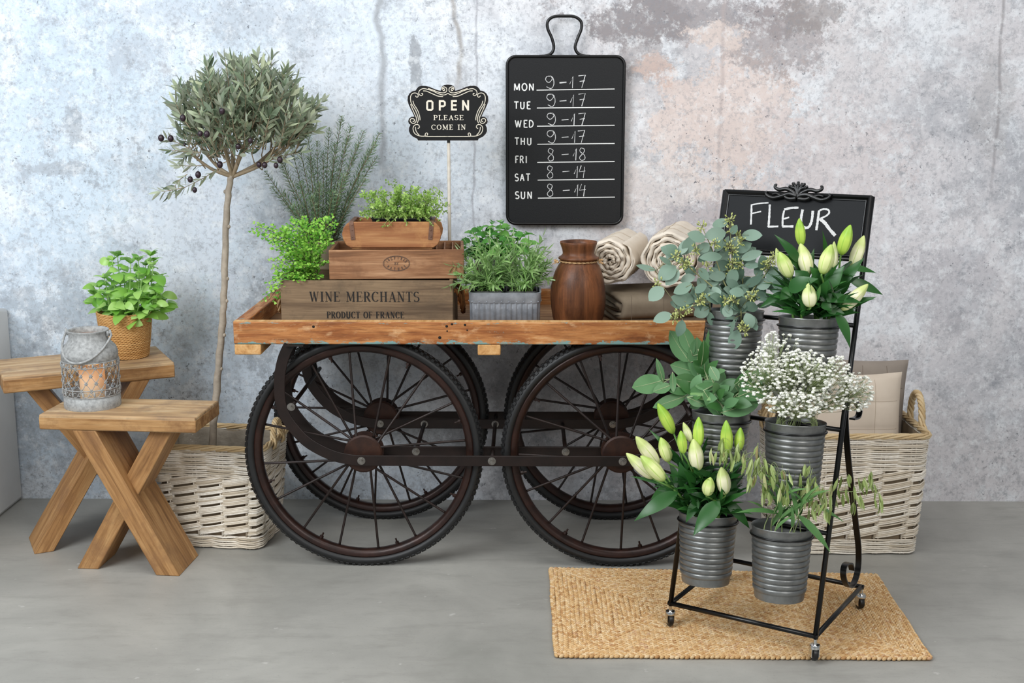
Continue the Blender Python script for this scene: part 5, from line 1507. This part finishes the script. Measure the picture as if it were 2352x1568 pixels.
# seeded eucalyptus: px lists from one branch each: (branch polyline, depth, leaves base/tip/width, seed heads)
def Z4(x, y): return (1420+x*.2933, 400+y*.2933)
def Z5(x, y): return (1420+x*.3061, 740+y*.3061)
EUC = [
 ('seeded eucalyptus branch rising highest against the chalk sign, leaves grey-green', [(945,1040),(905,800),(885,560),(872,340)], .03,
  [(860,355,737,408,75),(845,455,672,490,100),(822,572,866,482,36),(885,470,930,395,50),(870,600,800,560,40)], [(875,350),(885,425),(870,560),(900,600)]),
 ('seeded eucalyptus branch leaning left toward the larger rolled quilt', [(930,1045),(830,850),(740,600),(650,400)], .0,
  [(685,515,540,465,85),(515,625,592,475,85),(640,605,712,540,75),(815,645,632,655,68),(705,850,812,938,72),(845,797,705,800,72)], [(655,410),(760,540),(600,590),(700,720)]),
 ('seeded eucalyptus branch reaching furthest left over the cart rail', [(910,1050),(760,900),(590,760),(450,640),(300,750)], -.02,
  [(455,720,315,825,112),(475,745,372,870,85),(295,752,138,712,42),(420,712,318,645,38),(630,735,708,828,66),(625,808,690,932,62),(540,650,520,760,50)], [(450,640),(550,710),(520,690),(310,850)]),
 ('seeded eucalyptus branch drooping low at the left of its bucket', [(905,1060),(720,1000),(560,1040),(430,1110)], -.055,
  [(580,858,432,932,78),(355,885,240,992,100),(570,1012,412,960,85),(715,1045,592,1105,92),(715,1075,738,1190,52),(420,1095,272,1152,78),(505,1140,465,1272,74),(600,930,690,860,60)], [(640,985),(690,965),(480,1080),(440,1130),(540,1060)]),
 ('seeded eucalyptus branch leaning right in front of the chalk sign', [(965,1045),(975,850),(960,640),(950,470)], .03,
  [(965,475,1130,478,85),(1065,602,914,605,80),(960,665,1130,605,66),(985,712,1112,716,56),(1075,797,1118,722,68),(965,900,872,782,88),(985,885,1128,798,62),(890,720,960,640,50)], [(940,480),(960,520),(890,700),(950,700),(870,760)]),
 ('seeded eucalyptus branch spreading right toward the lily bucket', [(985,1050),(1060,900),(1140,800),(1220,660)], .0,
  [(1150,792,1300,830,104),(1180,880,1296,930,72),(1080,1030,1200,1020,42),(1090,950,1210,985,70),(1050,980,1160,900,70),(1200,850,1290,885,60)], [(1190,680),(1160,720),(1215,650),(1070,945)]),
 ('seeded eucalyptus sprig hanging down over its bucket rim', [(940,1040),(960,1075),(960,1140),(945,1230)], -.082,
  [(935,1215,893,1382,92),(1000,1085,1050,1205,78),(995,1012,940,1088,72),(910,1130,878,1255,28),(990,935,868,915,66),(880,1040,830,1115,78),(1060,1160,1085,1225,40)], [(990,1220),(975,1190),(830,990),(905,990),(1040,950)]),
]
for k, (lab, line, dy, lv, sd) in enumerate(EUC):
    Y = BK[0].y+dy; root = stem_root(0, k)
    t = thing('eucalyptus_branch', lab, 'branch', root, 0, 'seeded eucalyptus in the top left bucket')
    c0 = BK[0]+V((.045*math.cos(k*2.4+1), .03*math.sin(k*2.4), .002))
    pts = [root, at(*Z4(*line[0]), Y)] if dy > -.08 else [root, BK[0]+V((0, -.05, .004))]
    path = crv([p-root for p in pts+[at(*Z4(*p), Y+.01*i) for i, p in enumerate(line[1:])]], 8); n = len(path)
    b = MB(); b.tube(path, [lerp(.0024, .0009, i/(n-1)) for i in range(n)], 6)
    lb = MB()
    for (x0_, y0_, x1_, y1_, w) in lv:
        e = U(-.025, .015); p0 = at(*Z4(x0_, y0_), Y+e)-root; p1 = at(*Z4(x1_, y1_), Y+e+U(-.02, .012))-root
        i = near(path, p0); b.tube([path[i], path[i].lerp(p0, .6)+rv(.002), p0], .0007, 4)
        lb.leaf(p0, p1, V((U(-.3, .3), -1, U(.1, .7))), w*1.1*.2933/FPX*3.1, U(-.08, .1), U(.02, .1), 'oval', 8)
        b.tube([p0, p0.lerp(p1, .35)], .0005, 3)
    for i in range(12):          # inner foliage
        p0 = path[int(U(.35, .8)*(n-1))]; d = V((U(-1, 1), U(-.2, .9), U(-.5, .8))).normalized()
        lb.leaf(p0+d*.008, p0+d*U(.04, .055), V((U(-.4, .4), -1, U(0, .8))), U(.022, .032), .06, .05, 'oval', 6)
    for i in range(6):
        p0 = path[min(int(U(8, 13)), n-1)]; d = V((U(-1, 1), U(-1, .3), U(.1, .7))).normalized()
        p0 = p0+V((0, 0, max(0, BK[0].z+.006-root.z-p0.z)))
        lb.leaf(p0, p0+d*U(.04, .055), V((U(-.4, .4), -.8, U(.3, 1))), U(.022, .032), .06, .05, 'oval', 6)
    lb.build('leaves', M['euc'], t)
    for (x0_, y0_) in sd:
        s2 = MB()
        c_ = at(*Z4(x0_, y0_), Y-.012)-root; i = near(path, c_)
        b.tube([path[i], c_], .0007, 4)
        for j in range(20):
            q = c_+V((U(-.011, .011), U(-.008, .008), U(-.012, .012))); d = (q-c_)
            b.tube([c_.lerp(q, .1), q], .0004, 3)
            dirv = (d+V((0, 0, .004))).normalized(); Mx = dirv.to_track_quat('Z', 'Y').to_matrix(); s_ = U(.8, 1.15)
            s2.ell(q, (.0018*s_, .0018*s_, .0034*s_), Mx, 6, 4)
        s2.build('seed_head', M['seed'], t)
    b.build('stem', M['eucstem'], t)

# broad-leaved eucalyptus, mid left bucket
BIG = [
 ('broad-leaved green branch reaching left across the cart wheel', [(700,620),(600,560),(480,500),(400,420)], -.02,
  [(345,432,102,490,150),(338,452,285,268,52),(408,372,415,530,52),(400,470,260,520,80),(510,552,258,640,100)]),
 ('broad-leaved green branch standing upright in front of the cart rail', [(720,620),(690,480),(640,330),(600,200)], .02,
  [(640,392,388,318,135),(540,300,385,60,150),(600,430,590,110,150),(650,432,640,195,75),(690,320,715,0,125),(560,250,470,20,110),(620,330,640,130,90),(610,460,420,420,110)]),
 ('broad-leaved branch with yellow-green young leaves in the middle of its bucket', [(730,630),(730,560),(735,500),(700,420)], -.045,
  [(750,470,575,478,88),(745,490,948,470,110),(640,510,772,712,112),(515,560,655,622,85),(690,330,752,440,75),(790,580,905,640,50),(730,520,640,600,70)]),
 ('broad-leaved branch sweeping right beneath the baby\'s breath', [(760,640),(790,650),(870,560),(960,490)], -.06,
  [(895,560,1182,430,165),(975,470,1150,345,110),(770,680,1062,600,150),(900,470,950,405,60),(870,470,990,350,60),(960,500,1080,520,50)]),
 ('short dark green broad-leaved branch deep in the mid left bucket', [(720,630),(640,580),(560,470)], .035,
  [(600,480,420,420,120),(640,520,480,560,110),(700,560,640,640,90),(760,480,860,380,110),(830,520,930,440,90),(620,600,540,640,70),(800,470,770,330,90)]),
]
for k, (lab, line, dy, lv) in enumerate(BIG):
    Y = BK[2].y+dy; root = stem_root(2, k)
    t = thing('eucalyptus_branch', lab, 'branch', root, 0, 'broad-leaved branches in the mid left bucket')
    path = crv([V((0, 0, 0)), V(((BK[2].x-root.x)*.6, (BK[2].y+max(dy, -.05)-root.y), .155))]+[at(*Z5(*p), Y)-root for p in line[1:]], 8); n = len(path)
    b = MB(); b.tube(path, [lerp(.0032, .0014, i/(n-1)) for i in range(n)], 6)
    lb, vb = MB(), MB()
    for (x0_, y0_, x1_, y1_, w) in lv:
        e = U(-.02, .012); p0 = at(*Z5(x0_, y0_), Y+e)-root; p1 = at(*Z5(x1_, y1_), Y+e+U(-.025, .012))-root
        i = near(path, p0); b.tube([path[i], path[i].lerp(p0, .6), p0], .001, 4)
        nr_ = V((U(-.35, .35), -1, U(.2, .8))); bul, fo = U(-.06, .1), U(.02, .1); W_ = w*.3061/FPX*3.08
        lb.leaf(p0, p1, nr_, W_, bul, fo, 'oval', 8)
        d = p1-p0; tt = d.normalized(); n2 = (nr_-tt*nr_.dot(tt)).normalized()
        vb.tube([p0+d*q+n2*(bul*d.length*4*q*(1-q)+.0003) for q in np.linspace(0, .97, 9)], [.0011*(1-q*.8) for q in np.linspace(0, 1, 9)], 4)
    for i in range(8):
        p = path[int(U(.42, .7)*(n-1))]; d = V((U(-1, 1), U(-1, .5), U(-.1, .9))).normalized()
        if (root+p).z < BK[2].z: d.z = abs(d.z)+.8; d.normalize()
        lb.leaf(p, p+d*U(.045, .07), V((U(-.4, .4), -1, U(.2, .9))), U(.02, .03), .08, .06, 'oval', 7)
    lb.build('leaves', M['bigeuc'], t); vb.build('leaf_veins', M['bigstem'], t); b.build('stem', M['bigstem'], t)

# lilies
def bud_mesh():
    b = MB(); rings = []
    for q, r in ((0, .22), (.03, .40), (.10, .66), (.22, .88), (.38, 1.0), (.55, .97), (.7, .82), (.82, .6), (.91, .38), (.97, .2), (1, .06)):
        rings.append([(.5*.1*r*(1+.055*math.cos(3*a)+.035*math.cos(6*a))*math.cos(a), .5*.1*r*(1+.055*math.cos(3*a)+.035*math.cos(6*a))*math.sin(a), .1*q) for a in [2*PI*k/30 for k in range(30)]])
    b.ring(rings, True, True, True); return b
bud_proto = {}
def lily(label, bk, k, buds, leaves, group):
    root = stem_root(bk, k); cB = BK[bk]
    t = thing('lily_stem', label, 'flower', root, 0, group)
    st, lb = MB(), MB()
    # main axis: root -> mouth -> mean bud base
    bs = []
    for (px0, py0, px1, py1, w, dy, kind) in buds:
        Y = cB.y+dy; bs.append((at(px0, py0, Y), at(px1, py1, Y+U(-.012, .012)), w/FPX*3.05, kind))
    mean = sum((q[0] for q in bs), V())/len(bs)
    a = k*2.4; mouth = cB+V((.03*math.cos(a), .03*math.sin(a), 0))
    mouth = mouth.lerp(V((mean.x, mean.y, cB.z)), .35)
    dv = V((mouth.x-cB.x, mouth.y-cB.y, 0))
    if dv.length > .056: mouth = cB+dv*(.056/dv.length)
    top = mouth.lerp(mean, .55)+V((0, 0, .01))
    path = crv([V(), mouth-root, top-root], 8); n = len(path)
    st.tube(path, [lerp(.0042, .0032, i/(n-1)) for i in range(n)], 8)
    for p0, p1, w, kind in bs:
        d = (p1-p0); m_ = top.lerp(p0, .6)+V(((top.x-p0.x)*.12, 0, -.004))
        st.tube([p-root for p in crv([top, m_, p0-d*.06, p0+d*.02], 5)], .0022, 7)
        o = bpy.data.objects.new('bud', None) if False else None
        if kind not in bud_proto:
            ob = bud_mesh().build('bud', M['bud'][{'p': 0, 'g': 1, 'm': 2}[kind]], t); bud_proto[kind] = ob
        else:
            ob = bud_proto[kind].copy(); C.objects.link(ob); ob.parent = t
        ob.location = p0-root; ob.rotation_mode = 'QUATERNION'; ob.rotation_quaternion = d.to_track_quat('Z', 'Y')
        ob.scale = (w*.93/.1, w*.93/.1, d.length*1.03/.1)
    for (px0, py0, px1, py1, w, dy) in leaves:
        Y = cB.y+dy; p0 = at(px0, py0, Y)-root; p1 = at(px1, py1, Y+U(-.03, .01))-root
        i = near(path, p0)
        lb.leaf(path[i].lerp(p0, .8), p1, V((U(-.4, .4), -1, U(.3, 1))), w/FPX*3.05, U(.02, .14), U(.06, .16), 'lance', 8, twist=U(-.4, .4))
    for i in range(17):
        p = path[int(U(.56, 1.0)*(n-1))]; a_ = U(0, 2*PI); d = V((math.cos(a_), math.sin(a_)*.8, U(.2, 1.1))).normalized(); L = U(.065, .11)
        if (p+d*L).z < .172: d.z = abs(d.z)+.35
        lb.leaf(p, p+d*L, V((0, -.5, 1))+rv(.4), U(.012, .020), U(.02, .14), .12, 'lance', 7)
    for i in range(7):
        p = path[int(U(.48, .56)*(n-1))]; a_ = U(PI*1.0, PI*2.0) if i % 4 else U(0, PI); d = V((math.cos(a_), math.sin(a_), U(.15, .75))).normalized()
        p = p+V((0, 0, max(0, cB.z+.004-root.z-p.z)))
        lb.leaf(p, p+d*U(.06, .092), V((0, -.6, 1))+rv(.4), U(.014, .021), U(.05, .16), .1, 'lance', 7)
    st.build('stem', M['lilystem'], t); lb.build('leaves', M['lilyleaf'], t)
GU, GL = 'lily stems in the top right bucket', 'lily stems in the bottom left bucket'
lily('lily stem whose bright green bud stands highest before the FLEUR board', 1, 0, [(1841,564,1836,503,24,.02,'g'),(1857,632,1839,561,34,-.02,'p')], [(1830,592,1778,538,22,-.02),(1850,640,1870,570,18,.02),(1835,620,1783,578,14,.0),(1850,650,1825,620,34,-.05)], GU)
lily('lily stem at the left of the top right bucket with two slanting cream buds', 1, 1, [(1816,637,1791,580,33,-.03,'m'),(1800,625,1783,571,18,.0,'p')], [(1800,670,1743,708,16,-.03),(1810,690,1775,682,16,-.04),(1815,660,1790,690,26,-.05),(1808,665,1880,640,36,-.05)], GU)
lily('lily stem with a cream-green bud in the middle of the top right bucket', 1, 2, [(1888,629,1909,563,33,-.04,'m'),(1917,617,1916,556,19,.02,'p')], [(1900,600,1889,529,16,.03),(1880,650,1860,612,34,-.02),(1895,670,1940,610,36,-.03),(1885,690,1905,640,30,-.05),(1880,660,1925,555,20,.03)], GU)
lily('lily stem with two tall buds at the right of the top right bucket', 1, 3, [(1932,585,1953,518,30,.0,'g'),(1957,615,1984,543,30,.02,'p')], [(1925,660,1985,592,24,-.02),(1948,605,2013,627,16,.02),(1954,639,2028,677,22,.02),(1920,680,1960,625,30,.0)], GU)
lily('lily stem with a single short pale bud hanging low over its bucket', 1, 4, [(1861,705,1857,652,34,-.07,'p')], [(1880,682,1983,697,24,-.06),(1870,700,1825,690,26,-.05),(1850,690,1835,660,24,-.03)], GU)
lily('lily stem whose pale bud points far right below the FLEUR board', 1, 5, [(1932,711,1992,654,29,-.05,'p')], [(1905,715,2015,681,26,-.03),(1918,717,1952,800,26,-.06),(1890,705,1940,720,22,-.06),(1880,690,1910,715,24,-.07)], GU)
lily('lily stem with one bright green bud rising highest left of the low left bucket', 3+1, 0, [(1547,995,1512,928,30,.02,'g'),(1536,1060,1518,1006,30,.0,'m')], [(1560,1060,1527,1020,18,.02),(1545,1040,1490,985,12,.02),(1560,1100,1500,1120,16,.0)], GL)
lily('lily stem with a tight trio of small buds in mid low left bucket', 4, 1, [(1570,1041,1564,990,23,-.06,'g'),(1588,1015,1570,971,18,-.04,'p'),(1605,1026,1605,959,26,-.05,'g')], [(1600,1060,1635,975,16,.02),(1580,1100,1600,1010,18,.0),(1620,1070,1665,1010,20,.01),(1580,1130,1560,1060,34,-.03)], GL)
lily('lily stem with three long cream buds pointing left over the cart wheel', 4, 2, [(1512,1066,1462,1004,33,.0,'p'),(1500,1098,1440,1042,30,-.03,'p'),(1526,1103,1473,1048,34,-.06,'m')], [(1560,1129,1456,1197,34,-.05),(1545,1115,1495,1145,24,-.02),(1535,1110,1445,1093,10,-.02),(1570,1130,1500,1158,20,.0)], GL)
lily('lily stem with a large ivory bud in front of the ribbed mid bucket', 4, 3, [(1604,1080,1593,1010,36,-.06,'p')], [(1590,1120,1570,1080,30,-.05),(1610,1140,1650,1080,26,-.03),(1600,1150,1575,1200,22,-.06)], GL)
lily('lily stem with two upright green buds at the right of the low left bucket', 4, 4, [(1671,1041,1668,967,29,-.065,'g'),(1697,1035,1701,983,24,-.06,'g')], [(1660,1100,1720,1050,22,.0),(1650,1120,1700,1090,26,-.01),(1671,1147,1722,1214,24,-.04)], GL)
lily('lily stem with two plump pale buds low in front of its bucket rim', 4, 5, [(1624,1138,1632,1097,29,-.08,'m'),(1665,1135,1657,1074,33,-.075,'p')], [(1655,1150,1592,1231,38,-.10),(1640,1160,1610,1120,24,-.06),(1680,1150,1690,1100,24,-.05),(1600,1165,1570,1110,30,-.05)], GL)

# baby's breath
GYP = [("baby's breath spray at the far left of its bucket, against the ribbed top left bucket", (1745,865), (46, 60), -.02, 90),
       ("baby's breath spray rising highest beside the top right bucket", (1790,800), (50, 40), .02, 60),
       ("densest baby's breath spray in the middle, covering the top right bucket's base", (1845,862), (72, 60), -.04, 210),
       ("baby's breath spray leaning right onto the stand's black rail", (1912,880), (56, 66), -.01, 150),
       ("loose baby's breath spray drooping far right over the cream cushion", (1965,900), (42, 46), .03, 80),
       ("low baby's breath spray hanging over its bucket's rim", (1830,930), (70, 30), -.055, 110)]
fl0 = None
for k, (lab, (cx, cy), (sx, sy), dy, cnt_) in enumerate(GYP):
    cB = BK[3]; root = stem_root(3, k); t = thing('gypsophila_spray', lab, 'flower', root, 0, "baby's breath in the mid right bucket")
    b, fb = MB(), MB()
    Y = cB.y+dy; ctr = at(cx, cy, Y)
    a = k*1.05+.3; mouth = cB+V((.045*math.cos(a), .02*math.sin(a)+dy*.5, 0))
    nb = max(6, cnt_//11); hubs = []
    for j in range(nb):
        h = at(cx+U(-.75, .75)*sx, cy+U(-.3, .95)*sy, Y+U(-.05, .05)); h.z = max(h.z, cB.z+.015)
        pth = crv([V(), mouth-root+rv(.008), mouth.lerp(h, .55)-root+rv(.008), h-root], 5)
        b.tube(pth, [lerp(.0008, .0004, i/(len(pth)-1)) for i in range(len(pth))], 4); hubs.append((h, pth))
    for j in range(int(cnt_*2.1)):
        r_ = math.sqrt(rnd.random()); an = U(0, 2*PI)
        p = at(cx+sx*r_*math.cos(an), cy+sy*r_*math.sin(an), Y+U(-.085, .05)); p.z = max(p.z, cB.z+.004)
        h, pth = min(hubs, key=lambda q: (q[0]-p).length)
        s0 = pth[-2-rnd.randrange(4)]; b.tube([s0, s0.lerp(p-root, .6)+rv(.003), p-root], .00035, 3)
        R_ = U(.0028, .0046); q = p-root
        for m_ in range(7):
            d = V((math.cos(m_*.9+j), math.sin(m_*.9+j)*.8, U(-.5, .6)))*R_*.62
            fb.ell(q+d, (R_*.48, R_*.48, R_*.42), None, 6, 4)
        fb.ell(q+V((0, -R_*.3, R_*.2)), (R_*.6,)*3, None, 5, 3)
    b.build('stem', M['gypstem'], t); fb.build('blossoms', M['gypso'], t)

# oats
OAT = [('oat grass stem arching left with drooping spikelets over the lily leaves', [(1790,1180),(1760,1090),(1730,1040),(1690,1060)], .0, [(1640,1050),(1655,1035),(1660,1060),(1672,1045),(1690,1060),(1700,1045)]),
       ('oat grass stem with a thick tassel left of the ribbed mid right bucket', [(1790,1180),(1770,1100),(1745,1040),(1715,1060)], -.03, [(1706,1052),(1720,1060),(1730,1062),(1740,1050),(1752,1075),(1722,1085),(1735,1075)]),
       ('oat grass stem nodding in front of the low right bucket, left side', [(1795,1180),(1790,1110),(1765,1065),(1740,1090)], -.05, [(1745,1110),(1755,1135),(1765,1145),(1733,1095),(1770,1110),(1720,1120)]),
       ('oat grass stem drooping straight ahead over the bucket rim', [(1800,1180),(1805,1120),(1800,1080),(1785,1095)], -.07, [(1785,1145),(1795,1135),(1780,1120),(1800,1110),(1810,1145),(1775,1090)]),
       ('oat grass stem with the tallest brownish tassel right of centre', [(1805,1180),(1840,1110),(1845,1070),(1852,1058)], .0, [(1825,1080),(1832,1100),(1850,1090),(1858,1105),(1845,1115),(1865,1085)]),
       ('oat grass stem with pale hanging spikelets right of the tallest tassel', [(1810,1180),(1850,1130),(1862,1090),(1866,1075)], -.04, [(1855,1120),(1862,1135),(1872,1125),(1868,1160),(1848,1150),(1878,1150)]),
       ('oat grass stem drooping over the right rim of its bucket', [(1815,1180),(1860,1140),(1880,1130),(1890,1150)], -.05, [(1875,1165),(1884,1150),(1893,1175),(1900,1160),(1905,1185),(1865,1185)]),
       ('oat grass stem reaching out level to the right past the black rail', [(1820,1180),(1860,1140),(1920,1130),(1970,1128),(2005,1120)], .02, [(1915,1130),(1925,1150),(1943,1118),(1952,1140),(1966,1125),(1970,1150),(1985,1118),(2003,1130),(2014,1150),(2024,1160),(1992,1100),(1960,1160)])]
for k, (lab, line, dy, sp_) in enumerate(OAT):
    cB = BK[5]; root = stem_root(5, k); Y = cB.y+dy
    t = thing('oat_stem', lab, 'grass', root, 0, 'oat grass in the low right bucket')
    a = k*.8; mouth = cB+V((.04*math.cos(a), .03*math.sin(a)+max(dy*.6, -.04), .002))
    path = crv([V(), mouth-root]+[at(*p, Y)-root for p in line[1:]], 8); n = len(path)
    b, fb, lb = MB(), MB(), MB()
    b.tube(path, [lerp(.0016, .0006, i/(n-1)) for i in range(n)], 5)
    for (px, py) in sp_:
        for e in range(3):
            Y2 = Y+U(-.025, .025); p = at(px+U(-9, 9), py+U(-16, 12), Y2)-root
            tp_ = p+V((U(-.004, .004), U(-.003, .003), .017)); i = near(path[n//3:], tp_)+n//3
            j_ = path[i].lerp(tp_, .6)+V((0, 0, .012)); b.tube(crv([path[i], j_, tp_], 4), .0003, 3)
            L = U(.028, .042); dn = V((U(-.35, .35), U(-.3, .3), -1)).normalized()
            for q in range(2):
                d2 = (dn+V((U(-.14, .14), U(-.14, .14), 0))).normalized()
                fb.leaf(tp_, tp_+d2*L*U(.8, 1), V((U(-1, 1), -1, .1)), U(.005, .0072), .05, .3, 'spike', 4)
    for i in range(5):
        p = path[int(U(.26, .45)*(n-1))]; d = V((U(-1, 1), U(-.8, .3), U(.3, 1.1))).normalized()
        lb.leaf(p, p+d*U(.06, .1), V((0, -.6, 1)), U(.009, .014), .12, .12, 'lance', 7)
    if k == 0: lb.leaf(at(1790,1180,Y-.03)-root, at(1688,1178,Y-.05)-root, V((0, -.4, 1)), .017, .08, .1, 'lance', 8)
    if k == 6: lb.leaf(at(1830,1180,Y)-root, at(1908,1270,Y-.02)-root, V((.3, -.8, .5)), .020, .08, .1, 'lance', 8)
    if k == 7: lb.leaf(at(1850,1150,Y)-root, at(1940,1200,Y-.02)-root, V((.3, -.8, .5)), .011, .08, .1, 'lance', 8)
    b.build('stem', M['gypstem'], t); fb.build('spikelets', M['oat'], t); lb.build('leaves', M['oatleaf'], t)
